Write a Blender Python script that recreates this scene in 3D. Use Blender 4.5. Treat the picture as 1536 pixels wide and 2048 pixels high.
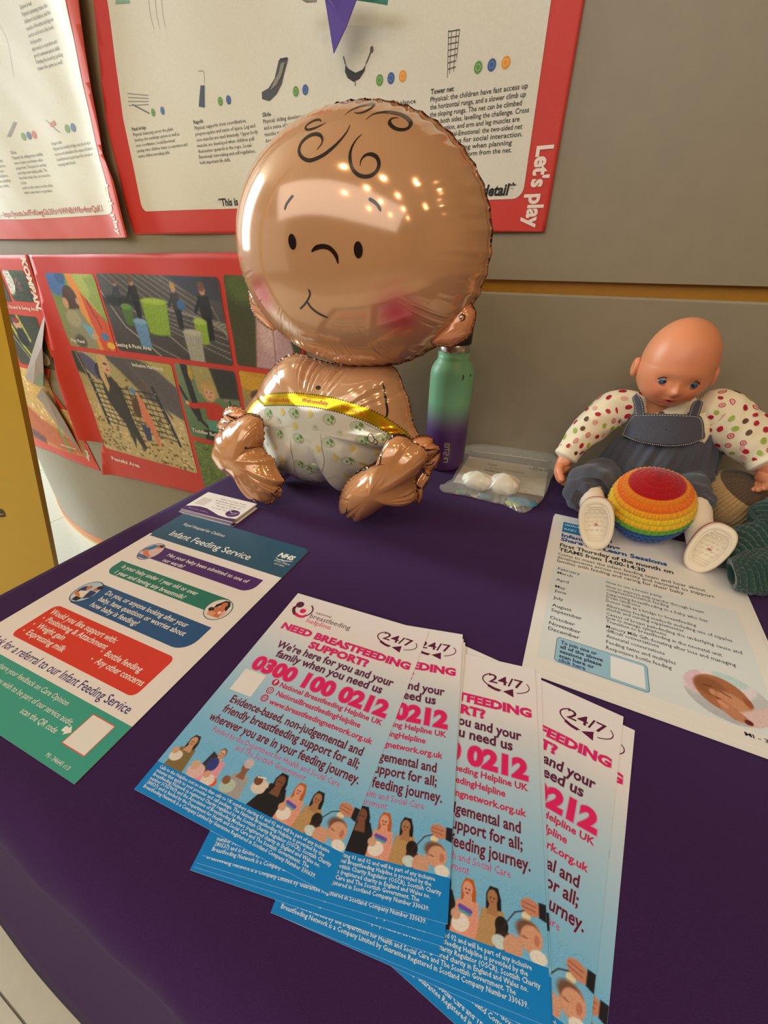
import bpy, bmesh, math, random
import numpy as np
from mathutils import Vector, Matrix
from mathutils.geometry import tessellate_polygon

for o in list(bpy.data.objects):
    bpy.data.objects.remove(o, do_unlink=True)
scene = bpy.context.scene
COL = scene.collection
TZ = 0.74                       # height of the table top; design coordinates have the table top at z = 0
rng = random.Random(7)

# ------------------------------------------------------------------ camera
CF, CYAW, CPIT, CROL, CH = 816.15, .4486, .5387, .0177, .3098
fw = np.array([-math.sin(CYAW)*math.cos(CPIT), math.cos(CYAW)*math.cos(CPIT), -math.sin(CPIT)])
r0 = np.array([math.cos(CYAW), math.sin(CYAW), 0.]); u0 = np.cross(r0, fw)
rt = r0*math.cos(CROL)+u0*math.sin(CROL); up = -r0*math.sin(CROL)+u0*math.cos(CROL)
CAMP = np.array([0, 0, CH])
cam = bpy.data.cameras.new('camera'); camo = bpy.data.objects.new('camera', cam); COL.objects.link(camo)
cam.sensor_fit = 'HORIZONTAL'; cam.sensor_width = 36; cam.lens = 36*CF/1536; cam.clip_start = .01; cam.clip_end = 100
camo.matrix_world = Matrix(((rt[0], up[0], -fw[0], 0), (rt[1], up[1], -fw[1], 0), (rt[2], up[2], -fw[2], CH+TZ), (0, 0, 0, 1)))
scene.camera = camo
# ------------------------------------------------------------------ colour management, world, lights
scene.view_settings.view_transform = 'Standard'; scene.view_settings.look = 'None'
scene.view_settings.exposure = 0.15; scene.view_settings.gamma = 1; scene.view_settings.use_curve_mapping = False
w = bpy.data.worlds.new('hall_air'); scene.world = w; w.use_nodes = True
w.node_tree.nodes['Background'].inputs[0].default_value = (.76, .78, .78, 1)
w.node_tree.nodes['Background'].inputs[1].default_value = .5

def area(name, loc, to, sx, sy, power, col, shape='RECTANGLE'):
    l = bpy.data.lights.new(name, 'AREA'); l.shape = shape; l.size = sx; l.size_y = sy; l.energy = power; l.color = col
    o = bpy.data.objects.new(name, l); COL.objects.link(o); o.location = loc
    o.rotation_euler = (Vector(to)-Vector(loc)).to_track_quat('-Z', 'Y').to_euler(); return o
# daylight through the glazed front of the hall, to the left
area('daylight_glazing', (-4.4, .40, 2.35), (-.3, .35, .85), .9, 2.4, 150, (.86, .98, 1.0))
area('overhead_fill', (-1.2, -2.3, 3.14), (-.5, -.4, .85), 5.2, 3.0, 108, (.84, .93, 1.0))  # added soft fill under the closed ceiling, for general brightness; no real opening
# warm ceiling downlights
for i, (lx, ly) in enumerate([(-1.1, -1.2), (-.1, -1.4), (.8, -.9), (-.6, -2.2), (.5, -2.1), (1.5, -.4), (-1.5, -2.8), (-.1, -3.0), (1.0, -3.0), (1.8, -1.9), (-.7, -4.0), (.5, -4.2), (1.6, -3.9), (2.2, -1.0)]):
    area('ceiling_spot', (lx, ly, 3.05), (lx, ly, 0), .045, .045, 4.8, (1.0, .72, .42), 'DISK')

def ray(px, py): return fw*CF+rt*(px-768)-up*(py-1024)
def at_z(px, py, z=0.):
    d = ray(px, py); return CAMP+d*((z-CH)/d[2])
def at_y(px, py, Y):
    d = ray(px, py); return CAMP+d*(Y/d[1])

# ------------------------------------------------------------------ materials
def lin(c):
    c = np.asarray(c, float)/255.
    return np.where(c <= .04045, c/12.92, ((c+.055)/1.055)**2.4)
def rgba(c): return (*[float(v) for v in lin(c)], 1)
MATS = {}
def mat(name, col=None, rough=.6, metal=0., spec=.5, coat=0., noise=None, bump=None, trans=0., alpha=1., sheen=0., emit=None, sss=0.):
    if name in MATS: return MATS[name]
    m = bpy.data.materials.new(name); m.use_nodes = True; nt = m.node_tree; b = nt.nodes['Principled BSDF']
    b.inputs['Roughness'].default_value = rough; b.inputs['Metallic'].default_value = metal
    b.inputs['Specular IOR Level'].default_value = spec; b.inputs['Coat Weight'].default_value = coat
    b.inputs['Transmission Weight'].default_value = trans; b.inputs['Alpha'].default_value = alpha
    b.inputs['Sheen Weight'].default_value = sheen; b.inputs['Coat Roughness'].default_value = .08
    if sss: b.inputs['Subsurface Weight'].default_value = sss; b.inputs['Subsurface Scale'].default_value = .01
    tc = nt.nodes.new('ShaderNodeTexCoord')
    if col is None:
        a = nt.nodes.new('ShaderNodeVertexColor'); a.layer_name = 'Col'; src = a.outputs['Color']
    else:
        a = nt.nodes.new('ShaderNodeRGB'); a.outputs[0].default_value = rgba(col); src = a.outputs[0]
    if noise:
        sc, amt = noise
        n = nt.nodes.new('ShaderNodeTexNoise'); n.inputs['Scale'].default_value = sc; n.inputs['Detail'].default_value = 4
        nt.links.new(tc.outputs['Object'], n.inputs['Vector'])
        mr = nt.nodes.new('ShaderNodeMapRange'); mr.inputs[1].default_value = .3; mr.inputs[2].default_value = .7
        mr.inputs[3].default_value = 1-amt; mr.inputs[4].default_value = 1+amt
        nt.links.new(n.outputs[0], mr.inputs[0])
        mx = nt.nodes.new('ShaderNodeVectorMath'); mx.operation = 'SCALE'
        nt.links.new(src, mx.inputs[0]); nt.links.new(mr.outputs[0], mx.inputs['Scale']); src = mx.outputs[0]
    nt.links.new(src, b.inputs['Base Color'])
    if bump:
        sc, st = bump
        n = nt.nodes.new('ShaderNodeTexNoise'); n.inputs['Scale'].default_value = sc; n.inputs['Detail'].default_value = 5
        nt.links.new(tc.outputs['Object'], n.inputs['Vector'])
        bp = nt.nodes.new('ShaderNodeBump'); bp.inputs['Strength'].default_value = st; bp.inputs['Distance'].default_value = .001
        nt.links.new(n.outputs[0], bp.inputs['Height']); nt.links.new(bp.outputs[0], b.inputs['Normal'])
    if emit:
        b.inputs['Emission Color'].default_value = rgba(emit[0]); b.inputs['Emission Strength'].default_value = emit[1]
    MATS[name] = m; return m

M_ink = mat('printed_ink', None, rough=.42, spec=.4)
M_inkmatt = mat('poster_ink', None, rough=.5, spec=.35, noise=(260, .03))
M_paper = mat('white_paper', (236, 232, 228), rough=.55)
M_wall = mat('grey_laminate_panel', (148, 136, 114), rough=.38, spec=.35, noise=(35, .03))
M_strip = mat('ochre_strip', (168, 116, 22), rough=.4, noise=(90, .05))
M_floor = mat('pale_floor_tile', (205, 203, 188), rough=.3, noise=(60, .03))
M_grout = mat('floor_grout', (150, 145, 132), rough=.8)
M_cloth = mat('purple_tablecloth', (60, 31, 82), rough=.95, spec=.22, sheen=.05, noise=(900, .10), bump=(1500, .35))
M_foil = mat('skin_tone_foil', None, rough=.12, metal=.22, spec=.6, coat=.35)
M_foilprint = mat('foil_print', None, rough=.17, metal=.25, spec=.5, coat=.4)
M_foilyellow = mat('yellow_foil', None, rough=.18, metal=.85, spec=.6, coat=.3)
M_black = mat('black_print', (28, 18, 16), rough=.3, spec=.5)

# ------------------------------------------------------------------ object helpers
def tag(o, label=None, cat=None, group=None, kind=None):
    if label: o['label'] = label
    if cat: o['category'] = cat
    if group: o['group'] = group
    if kind: o['kind'] = kind
    return o
def wloc(o):
    v = Vector(o.location)
    while o.parent: o = o.parent; v += Vector(o.location)
    return v
def thing(name, loc, label=None, cat=None, group=None):
    o = bpy.data.objects.new(name, None); COL.objects.link(o); o.location = (loc[0], loc[1], loc[2]+TZ); o.empty_display_size = .02
    return tag(o, label, cat, group)
def mk(name, V, F, m, parent=None, loc=None, smooth=True, cols=None, fmat=None, kind=None, label=None):
    """V in design coordinates. A child is stored relative to its parent's origin."""
    V = np.asarray(V, float)
    if parent is not None:
        pw = wloc(parent); off = np.array([pw.x, pw.y, pw.z-TZ])
    else:
        off = np.array(loc if loc is not None else (0, 0, 0), float)
    me = bpy.data.meshes.new(name); me.from_pydata((V-off).tolist(), [], F if isinstance(F, list) else F.tolist())
    for mm in (m if isinstance(m, (list, tuple)) else [m]): me.materials.append(mm)
    if smooth: me.polygons.foreach_set('use_smooth', [True]*len(me.polygons))
    if fmat is not None: me.polygons.foreach_set('material_index', fmat)
    if cols is not None:
        a = me.color_attributes.new('Col', 'FLOAT_COLOR', 'POINT'); c = np.ones((len(V), 4)); c[:, :3] = cols
        a.data.foreach_set('color', c.ravel())
    me.update()
    o = bpy.data.objects.new(name, me); COL.objects.link(o)
    if parent is not None: o.parent = parent
    else: o.location = (off[0], off[1], off[2]+TZ)
    if kind: o['kind'] = kind
    if label: o['label'] = label
    return o
def grid_faces(nu, nv, closeu=False, closev=False):
    F = []
    for j in range(nv if closev else nv-1):
        for i in range(nu if closeu else nu-1):
            F.append((j*nu+i, j*nu+(i+1) % nu, ((j+1) % nv)*nu+(i+1) % nu, ((j+1) % nv)*nu+i))
    return F
def boxv(x0, y0, z0, x1, y1, z1):
    V = [(x, y, z) for z in (z0, z1) for y in (y0, y1) for x in (x0, x1)]
    F = [(0, 2, 3, 1), (4, 5, 7, 6), (0, 1, 5, 4), (2, 6, 7, 3), (0, 4, 6, 2), (1, 3, 7, 5)]
    return V, F
def join(*parts):
    V = []; F = []
    for v, f in parts:
        n = len(V); V += [tuple(q) for q in v]; F += [tuple(i+n for i in q) for q in f]
    return V, F
def crom(P, n, closed=False):
    P = [np.array(p, float) for p in P]; m = len(P); out = []
    segs = m if closed else m-1
    for k in range(n):
        t = k/n*segs if closed else k/(n-1)*segs
        i = min(int(t), segs-1); s = t-i
        g = (lambda j: P[j % m]) if closed else (lambda j: P[max(0, min(m-1, j))])
        a, b, c, d = g(i-1), g(i), g(i+1), g(i+2)
        out.append(.5*((2*b)+(-a+c)*s+(2*a-5*b+4*c-d)*s*s+(-a+3*b-3*c+d)*s**3))
    return np.array(out)
def lathe(prof, n=48, center=(0, 0, 0)):
    V = []; F = []
    for r, z in prof:
        for k in range(n):
            a = 2*math.pi*k/n; V.append((center[0]+r*math.cos(a), center[1]+r*math.sin(a), center[2]+z))
    F = grid_faces(n, len(prof), closeu=True)
    F.append(tuple(range(n-1, -1, -1))); m = (len(prof)-1)*n; F.append(tuple(range(m, m+n)))
    return V, F
class Tube:
    """swept surface: path P, radii (side, normal), optional radius function"""
    def __init__(s, P, R, ref=(0, 0, 1), m=24, n=28, disp=None):
        s.P = crom(P, m); R = [(r, r) if np.isscalar(r) else r for r in R]
        s.R = crom(R, m); s.m, s.n, s.disp = m, n, disp
        T = np.gradient(s.P, axis=0); s.T = T/np.linalg.norm(T, axis=1)[:, None]
        ref = np.array(ref, float); s.A = []; s.B = []
        for t in s.T:
            a = np.cross(t, ref); a /= np.linalg.norm(a)+1e-9; s.A.append(a); s.B.append(np.cross(a, t))
        s.A = np.array(s.A); s.B = np.array(s.B)
        L = np.linalg.norm(np.diff(s.P, axis=0), axis=1); s.L = np.concatenate([[0], np.cumsum(L)])
    def pt(s, t, phi, off=0.):
        """t in 0..1, phi angle; phi = 0 along side A, pi/2 along B"""
        x = max(0, min(1, t))*(s.m-1); i = min(int(x), s.m-2); f = x-i
        g = lambda arr: arr[i]*(1-f)+arr[i+1]*f
        ra, rb = g(s.R); k = 1+(s.disp(t, phi) if s.disp else 0)
        return g(s.P)+g(s.A)*(ra*k+off)*math.cos(phi)+g(s.B)*(rb*k+off)*math.sin(phi)
    def mesh(s, cap=(True, True)):
        V = []
        for j in range(s.m):
            for i in range(s.n): V.append(s.pt(j/(s.m-1), 2*math.pi*i/s.n))
        F = grid_faces(s.n, s.m, closeu=True)
        if cap[0]:
            V.append(s.P[0]-s.T[0]*s.R[0].min()*.35); c = len(V)-1
            F += [(c, (i+1) % s.n, i) for i in range(s.n)]
        if cap[1]:
            V.append(s.P[-1]+s.T[-1]*s.R[-1].min()*.35); c = len(V)-1; b = (s.m-1)*s.n
            F += [(c, b+i, b+(i+1) % s.n) for i in range(s.n)]
        return V, F
def ellipsoid(c, r, nu=32, nv=20, R=None, f=None):
    V = []
    for j in range(nv):
        th = math.pi*j/(nv-1)
        for i in range(nu):
            a = 2*math.pi*i/nu; d = np.array([math.sin(th)*math.cos(a), math.sin(th)*math.sin(a), math.cos(th)])
            k = 1+(f(d) if f else 0); q = d*np.array(r)*k
            if R is not None: q = R@q
            V.append(np.array(c)+q)
    return V, grid_faces(nu, nv, closeu=True)

# ------------------------------------------------------------------ flat print
_tc = {}
def glyphs(s, bold=0., ital=0., res=2):
    k = (s, bold, ital, res)
    if k in _tc: return _tc[k]
    cu = bpy.data.curves.new('t', 'FONT'); cu.body = s; cu.size = 1; cu.resolution_u = res; cu.offset = bold; cu.shear = ital
    ob = bpy.data.objects.new('t', cu); me = ob.to_mesh()
    n = len(me.vertices); co = np.zeros(n*3); me.vertices.foreach_get('co', co); co = co.reshape(-1, 3)[:, :2].copy()
    F = [tuple(p.vertices) for p in me.polygons]
    ob.to_mesh_clear(); bpy.data.objects.remove(ob); bpy.data.curves.remove(cu)
    _tc[k] = (co, F); return _tc[k]
class Print:
    """flat print in millimetres; layers are stacked by a few hundredths of a millimetre"""
    def __init__(s, ydown=False):
        s.V = []; s.F = []; s.C = []; s.n = 0; s.sy = -1 if ydown else 1
    def add(s, P, F, col, L):
        P = np.asarray(P, float).reshape(-1, 2); n = len(P)
        if n == 0: return
        c = lin(col); c = np.tile(c, (n, 1)) if c.ndim == 1 else c
        s.V.append(np.column_stack([P, np.full(n, float(L))])); s.C.append(c)
        s.F += [tuple(i+s.n for i in f) for f in F]; s.n += n
    def poly(s, P, col, L=1):
        P = [tuple(p) for p in P]
        tri = tessellate_polygon([[Vector((x, y, 0)) for x, y in P]])
        F = []
        for a, b, c in tri:
            A, B, C = P[a], P[b], P[c]
            cr = (B[0]-A[0])*(C[1]-A[1])-(B[1]-A[1])*(C[0]-A[0])
            F.append((a, b, c) if cr*s.sy > 0 else (a, c, b))
        s.add(P, F, col, L)
    def rect(s, x0, y0, x1, y1, col, L=1): s.poly([(x0, y0), (x1, y0), (x1, y1), (x0, y1)], col, L)
    def rrect(s, x0, y0, x1, y1, r, col, L=1, corners=(1, 1, 1, 1)):
        P = []
        for (cx, cy, a0, qx, qy), k in zip([(x0+r, y0+r, 180, x0, y0), (x1-r, y0+r, 270, x1, y0), (x1-r, y1-r, 0, x1, y1), (x0+r, y1-r, 90, x0, y1)], corners):
            if k:
                for a in range(0, 91, 15):
                    t = math.radians(a0+a); P.append((cx+r*math.cos(t), cy+r*math.sin(t)))
            else: P.append((qx, qy))
        s.poly(P, col, L)
    def ell(s, cx, cy, rx, ry, col, L=1, rot=0, n=28):
        c, q = math.cos(rot), math.sin(rot)
        s.poly([(cx+rx*math.cos(2*math.pi*i/n)*c-ry*math.sin(2*math.pi*i/n)*q, cy+rx*math.cos(2*math.pi*i/n)*q+ry*math.sin(2*math.pi*i/n)*c) for i in range(n)], col, L)
    def stroke(s, P, wd, col, L=1, n=None, taper=True, closed=False, ends=(.15, .15)):
        P = crom(P, n or max(4, len(P)*5), closed) if len(P) > 2 else np.array(P, float)
        T = np.gradient(P, axis=0); T /= np.linalg.norm(T, axis=1)[:, None]+1e-9; N = np.column_stack([-T[:, 1], T[:, 0]])
        m = len(P); t = np.linspace(0, 1, m)
        k = np.clip(np.minimum(t/.25+ends[0], (1-t)/.25+ends[1]), 0, 1) if taper else np.ones(m)
        Vv = np.vstack([P+N*wd*k[:, None]/2, P-N*wd*k[:, None]/2])
        F = [(i, i+1, m+i+1, m+i) if s.sy < 0 else (i, m+i, m+i+1, i+1) for i in range(m-1)]
        if closed: F.append((m-1, 0, m, 2*m-1))
        s.add(Vv, F, col, L)
    def ring(s, cx, cy, rx, ry, wd, col, L=1, rot=0, a0=0, a1=360, n=36):
        c, q = math.cos(rot), math.sin(rot); P = []
        for i in range(n+1):
            a = math.radians(a0+(a1-a0)*i/n); x, y = rx*math.cos(a), ry*math.sin(a); P.append((cx+x*c-y*q, cy+x*q+y*c))
        P = np.array(P); T = np.gradient(P, axis=0); T /= np.linalg.norm(T, axis=1)[:, None]; N = np.column_stack([-T[:, 1], T[:, 0]]); m = n+1
        s.add(np.vstack([P+N*wd/2, P-N*wd/2]), [(i, i+1, m+i+1, m+i) for i in range(m-1)], col, L)
    def text(s, st, x, y, size, col, L=2, w=None, bold=0., ital=0., rot=0., align='l', res=2, glow=None, caps=False):
        """x start, y = middle of the letters"""
        co, F = glyphs(st, bold, ital, res)
        if len(co) == 0: return
        bx0, bx1 = glyphs(st, 0 if glow is None else bold, ital, res)[0][:, 0].min(), co[:, 0].max()
        k = size if w is None else w/(bx1-bx0)
        X = (co[:, 0]-bx0)*k; Y = (co[:, 1]-(.36 if caps else .27))*size
        if w is None and align == 'c': X -= (bx1-bx0)*k/2
        if align == 'r': X -= (bx1-bx0)*k
        c, q = math.cos(rot), math.sin(rot); X, Y = X*c-Y*q, X*q+Y*c
        FF = F if s.sy > 0 else [f[::-1] for f in F]
        if glow:
            g, gc = glow; co2, F2 = glyphs(st, bold+g, ital, res)
            X2 = (co2[:, 0]-bx0)*k; Y2 = (co2[:, 1]-(.36 if caps else .27))*size; X2, Y2 = X2*c-Y2*q, X2*q+Y2*c
            s.add(np.column_stack([x+X2, y+s.sy*Y2]), F2 if s.sy > 0 else [f[::-1] for f in F2], gc, L-.4)
        s.add(np.column_stack([x+X, y+s.sy*Y]), FF, col, L)
    def img(s, x0, y0, x1, y1, A, L=1, radius=0., warp=None):
        """A rows run from y0 to y1"""
        h, wd = A.shape[:2]
        xs = np.linspace(x0, x1, wd); ys = np.linspace(y0, y1, h); XX, YY = np.meshgrid(xs, ys)
        P = np.column_stack([XX.ravel(), YY.ravel()])
        if warp is not None: P = warp(P)
        F = []
        flip = ((y1 > y0) == (s.sy < 0))
        for j in range(h-1):
            for i in range(wd-1):
                if radius:
                    cx, cy = (xs[i]+xs[i+1])/2, (ys[j]+ys[j+1])/2
                    dx = max(radius-(cx-min(x0, x1)), radius-(max(x0, x1)-cx), 0); dy = max(radius-(cy-min(y0, y1)), radius-(max(y0, y1)-cy), 0)
                    if dx > 0 and dy > 0 and dx*dx+dy*dy > radius*radius: continue
                q = (j*wd+i, j*wd+i+1, (j+1)*wd+i+1, (j+1)*wd+i)
                F.append(q[::-1] if flip else q)
        c = A.reshape(-1, 3)
        s.add(P, F, c, L)
    def build(s, name, mapf, m, parent, cutx=None, cuty=None, kind=None, label=None, smooth=False):
        V = np.vstack(s.V); C = np.vstack(s.C); F = s.F
        if cutx is not None or cuty is not None:
            bm = bmesh.new(); cl = bm.verts.layers.float_color.new('c')
            vs = []
            for v, c in zip(V, C):
                b = bm.verts.new(v); b[cl] = (*c, 1); vs.append(b)
            for f in F:
                try: bm.faces.new([vs[i] for i in f])
                except ValueError: pass
            for ax, cuts in ((0, cutx), (1, cuty)):
                if cuts is None: continue
                lo, hi = V[:, ax].min(), V[:, ax].max()
                for c in cuts:
                    if lo < c < hi:
                        co = [0, 0, 0]; no = [0, 0, 0]; co[ax] = c; no[ax] = 1
                        bmesh.ops.bisect_plane(bm, geom=bm.verts[:]+bm.edges[:]+bm.faces[:], dist=1e-6, plane_co=co, plane_no=no)
            bm.verts.index_update()
            V = np.array([v.co[:] for v in bm.verts]); C = np.array([v[cl][:3] for v in bm.verts])
            F = [tuple(v.index for v in f.verts) for f in bm.faces]; bm.free()
        W3 = np.array([mapf(x, y, l) for x, y, l in V])
        return mk(name, W3, F, m, parent=parent, smooth=smooth, cols=C, kind=kind, label=label)

class Im:
    """small painted picture as an array of colours (rows downwards, coordinates 0..w, 0..h)"""
    def __init__(s, w, h, nx, bg, bg2=None):
        ny = max(2, int(round(nx*h/w))); s.w, s.h = w, h
        s.X, s.Y = np.meshgrid(np.linspace(0, w, nx), np.linspace(0, h, ny)); s.px = w/nx
        s.A = np.zeros((ny, nx, 3))+np.array(bg, float)
        if bg2 is not None: t = (s.Y/h)[..., None]; s.A = np.array(bg, float)*(1-t)+np.array(bg2, float)*t
    def _mix(s, m, col): m = np.clip(m, 0, 1)[..., None]; s.A = s.A*(1-m)+np.array(col, float)*m
    def ell(s, cx, cy, rx, ry, col, rot=0, soft=1.):
        a = math.radians(rot); x = s.X-cx; y = s.Y-cy; u = x*math.cos(a)+y*math.sin(a); v = -x*math.sin(a)+y*math.cos(a)
        d = (1-np.sqrt((u/rx)**2+(v/ry)**2))*min(rx, ry)/s.px/soft; s._mix(d+.5, col); return s
    def poly(s, P, col, soft=1.):
        P = np.array(P, float); ins = np.zeros(s.X.shape, bool); dist = np.full(s.X.shape, 1e9); n = len(P)
        for i in range(n):
            (x0, y0), (x1, y1) = P[i], P[(i+1) % n]
            if y0 != y1:
                c = ((s.Y < y0) != (s.Y < y1)) & (s.X < (x1-x0)*(s.Y-y0)/(y1-y0)+x0); ins ^= c
            L = (x1-x0)**2+(y1-y0)**2+1e-12; t = np.clip(((s.X-x0)*(x1-x0)+(s.Y-y0)*(y1-y0))/L, 0, 1)
            dist = np.minimum(dist, np.hypot(s.X-x0-t*(x1-x0), s.Y-y0-t*(y1-y0)))
        s._mix(np.where(ins, dist, -dist)/s.px/soft+.5, col); return s
    def line(s, P, wd, col, soft=1.):
        dist = np.full(s.X.shape, 1e9)
        for (x0, y0), (x1, y1) in zip(P[:-1], P[1:]):
            L = (x1-x0)**2+(y1-y0)**2+1e-12; t = np.clip(((s.X-x0)*(x1-x0)+(s.Y-y0)*(y1-y0))/L, 0, 1)
            dist = np.minimum(dist, np.hypot(s.X-x0-t*(x1-x0), s.Y-y0-t*(y1-y0)))
        s._mix((wd/2-dist)/s.px/soft+.5, col); return s
    def noise(s, amp, seed=1, cell=1):
        r = np.random.RandomState(seed); h, w_ = s.A.shape[:2]
        n = r.rand(h//cell+2, w_//cell+2); n = np.kron(n, np.ones((cell, cell)))[:h, :w_]
        s.A = s.A*(1+amp*(n-.5)*2)[..., None]; return s
    def speck(s, n, col, r, box, seed=1):
        q = random.Random(seed)
        for _ in range(n): s.ell(q.uniform(box[0], box[2]), q.uniform(box[1], box[3]), r*q.uniform(.5, 1.6), r*q.uniform(.4, .9), col, q.uniform(-30, 30))
        return s
    def get(s): return np.clip(s.A, 0, 255)
# ================================================================== the setting
WXC, WR, WY = -1.65, 1.4, .755
def wallpt(s, z, off=0.):
    """s = run along the wall in metres (flat to the right of WXC, rounded to the left)"""
    if s >= WXC: return np.array([s, WY-off, z])
    a = (WXC-s)/WR; r = WR+off
    return np.array([WXC-r*math.sin(a), WY+WR-r*math.cos(a), z])
def S(px, py):
    """pixel of the photograph -> (s, z) on the wall in millimetres"""
    d = ray(px, py); P = CAMP+d*(WY/d[1])
    if d[1] > 0 and P[0] >= WXC: return 1000*P[0], 1000*P[2]
    c = np.array([WXC, WY+WR]); dd = d[:2]; A = dd@dd; B = -2*dd@c; C = c@c-WR*WR; D = max(0, B*B-4*A*C)
    t = (-B-math.sqrt(D))/(2*A); q = dd*t; a = math.atan2(WXC-q[0], c[1]-q[1])
    return 1000*(WXC-WR*a), 1000*(CH+d[2]*t)
def sweep(name, prof, s0, s1, m, n=60, **k):
    """prof = closed list of (off, z); swept along the wall"""
    ss = list(np.linspace(s0, WXC, n))+[WXC+.3, 0, s1] if s0 < WXC else [s0, s1]
    V = []; m_ = len(prof)
    for s in ss:
        for off, z in prof: V.append(wallpt(s, z, off))
    F = grid_faces(m_, len(ss), closeu=True); F += [tuple(range(m_-1, -1, -1)), tuple(range((len(ss)-1)*m_, len(ss)*m_))]
    return mk(name, V, F, m, smooth=False, **k)
SL = -3.9
wu = sweep('wall_back', [(-.05, .297), (.0, .297), (.0, 2.3), (-.05, 2.3)], SL, 2.6, M_wall)
tag(wu, kind='structure')
lp = sweep('trim_1', [(-.05, .279), (-.002, .279), (.0, .276), (.0, -.70), (-.05, -.70)], SL, 2.6, M_wall); tag(lp, kind='structure')
st = sweep('trim_2', [(-.05, .297), (-.009, .297), (-.009, .279), (-.05, .279)], SL, 2.6, M_strip); tag(st, kind='structure')
sk = sweep('baseboard_back', [(-.05, -.70), (.003, -.70), (.003, -.722), (-.05, -.722)], SL, 2.6, mat('orange_skirting', (226, 126, 58), rough=.4)); tag(sk, kind='structure')
sk2 = sweep('trim_3', [(-.05, -.722), (.002, -.722), (.002, -.74), (-.05, -.74)], SL, 2.6, mat('yellow_skirting', (214, 176, 70), rough=.4)); tag(sk2, kind='structure')
# floor
V, F = boxv(-7, -6, -.80, 3.2, 6, -.743)
fl = mk('floor', V, F, M_grout, smooth=False); tag(fl, kind='structure')
tile0 = None
for ix in range(-7, 3):
    for iy in range(-3, 5):
        x0, y0 = -.305+ix*.6, -.12+iy*.6
        if tile0 is None:
            V, F = boxv(0, 0, -.743, .597, .597, -.74)
            tile0 = mk('floor_tile', V, F, M_floor, parent=fl, smooth=False); o = tile0
        else:
            o = tile0.copy(); COL.objects.link(o); o.parent = fl
        o.location = (x0, y0, 0)
for nm, a in (('ceiling', (-7, -6, 2.42, 3.2, 6, 2.5)), ('wall_front', (-7, -6.1, -.74, 3.2, -6, 2.5)), ('wall_right', (3.2, -6, -.74, 3.3, 6, 2.5))):
    V, F = boxv(*a)
    tag(mk(nm, V, F, mat('paint_'+nm, {'ceiling': (196, 186, 168), 'wall_front': (150, 108, 74), 'wall_right': (150, 128, 104)}[nm], rough=.7), smooth=False), kind='structure')

# ------------------------------------------------------------------ yellow sign board at the left
def plane_hit(px, py, O, n):
    d = ray(px, py); return CAMP+d*(np.dot(np.array(O)-CAMP, n)/np.dot(d, n))
PA = at_y(-3, 597, .30); 
d_ = ray(122, 1195); PB = CAMP+d_*((-.93)/d_[0])
ev = (PB-PA); PT = PA-ev*.55; PF = PB+ev*.45
hx = np.array([-.90, -.42, 0.]); hx /= np.linalg.norm(hx); nb = np.cross(hx, ev); nb /= np.linalg.norm(nb)
if nb@(CAMP-PA) < 0: nb = -nb
k_ = (-.735-PF[2])/ev[2]; PF = PF+ev*k_
V = [PT, PF, PF+hx*.85, PT+hx*.85]; V = V+[v-nb*.012 for v in V]
sb = mk('sign_board', V, [(0, 1, 2, 3), (7, 6, 5, 4), (0, 4, 5, 1), (1, 5, 6, 2), (2, 6, 7, 3), (3, 7, 4, 0)], mat('yellow_board', (212, 168, 30), rough=.42, noise=(40, .02)), loc=tuple(PF), smooth=False)
tag(sb, 'tall mustard yellow sign board leaning beside the left end of the table', 'sign')
pr = Print(); O_ = plane_hit(2, 1024, PA, nb); evn = ev/np.linalg.norm(ev)
pr.text('e', -12, 0, 44, (60, 48, 30), 1, bold=.03)
pr.build('lettering', lambda x, y, l: O_-hx*(x*.001)-evn*(y*.001)+nb*(.0006), M_ink, sb)
ec = Print(); 

# ------------------------------------------------------------------ the posters on the wall
RED = (206, 58, 48); REDT = (244, 226, 214); PW = (222, 218, 202); DK = (38, 34, 34)
def poster_map(phase, lift=None, base=.0015, amp=.0022):
    def f(x, y, l):
        s, z = x*.001, y*.001
        o = base+amp*(1+math.sin(s*19+phase+3*z)*math.cos(z*8+phase)) + .0006*math.sin(z*61+s*37+phase)*math.sin(s*23)
        if lift: o += lift(s, z)
        return wallpt(s, z, o+l*.0004)
    return f
def backed(name, outline, mp, label, cat='poster', cutx=None, cuty=None, col=RED):
    pr = Print(); pr.poly(outline, col, 0)
    o = pr.build(name, mp, M_inkmatt, None, cutx, cuty, smooth=True)
    # give the sheet its own thickness
    sm = o.modifiers.new('thickness', 'SOLIDIFY'); sm.thickness = .0004; sm.offset = -1
    return tag(o, label, cat)
def cuts(a, b, d): return list(np.arange(a, b, d))
def para(pr, lines, s0, z0, pitch, size, ws=None, col=DK, boldn=1):
    for i, t in enumerate(lines):
        pr.text(t, s0, z0-i*pitch, size, col, 2, bold=.02 if i < boldn else .004, w=None if ws is None else ws[i], res=1)
GRN, BLU, ORG = (98, 150, 70), (60, 90, 150), (232, 150, 50)
def dots(pr, s0, z, n=3, r=6.2, d=18.5, cols=(GRN, BLU, ORG)):
    for i in range(n):
        pr.ell(s0+i*d, z, r*.92, r, cols[i], 2); pr.ring(s0+i*d, z, r*.5, r*.5, .7, tuple(min(255, c+60) for c in cols[i]), 2.5)

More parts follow.
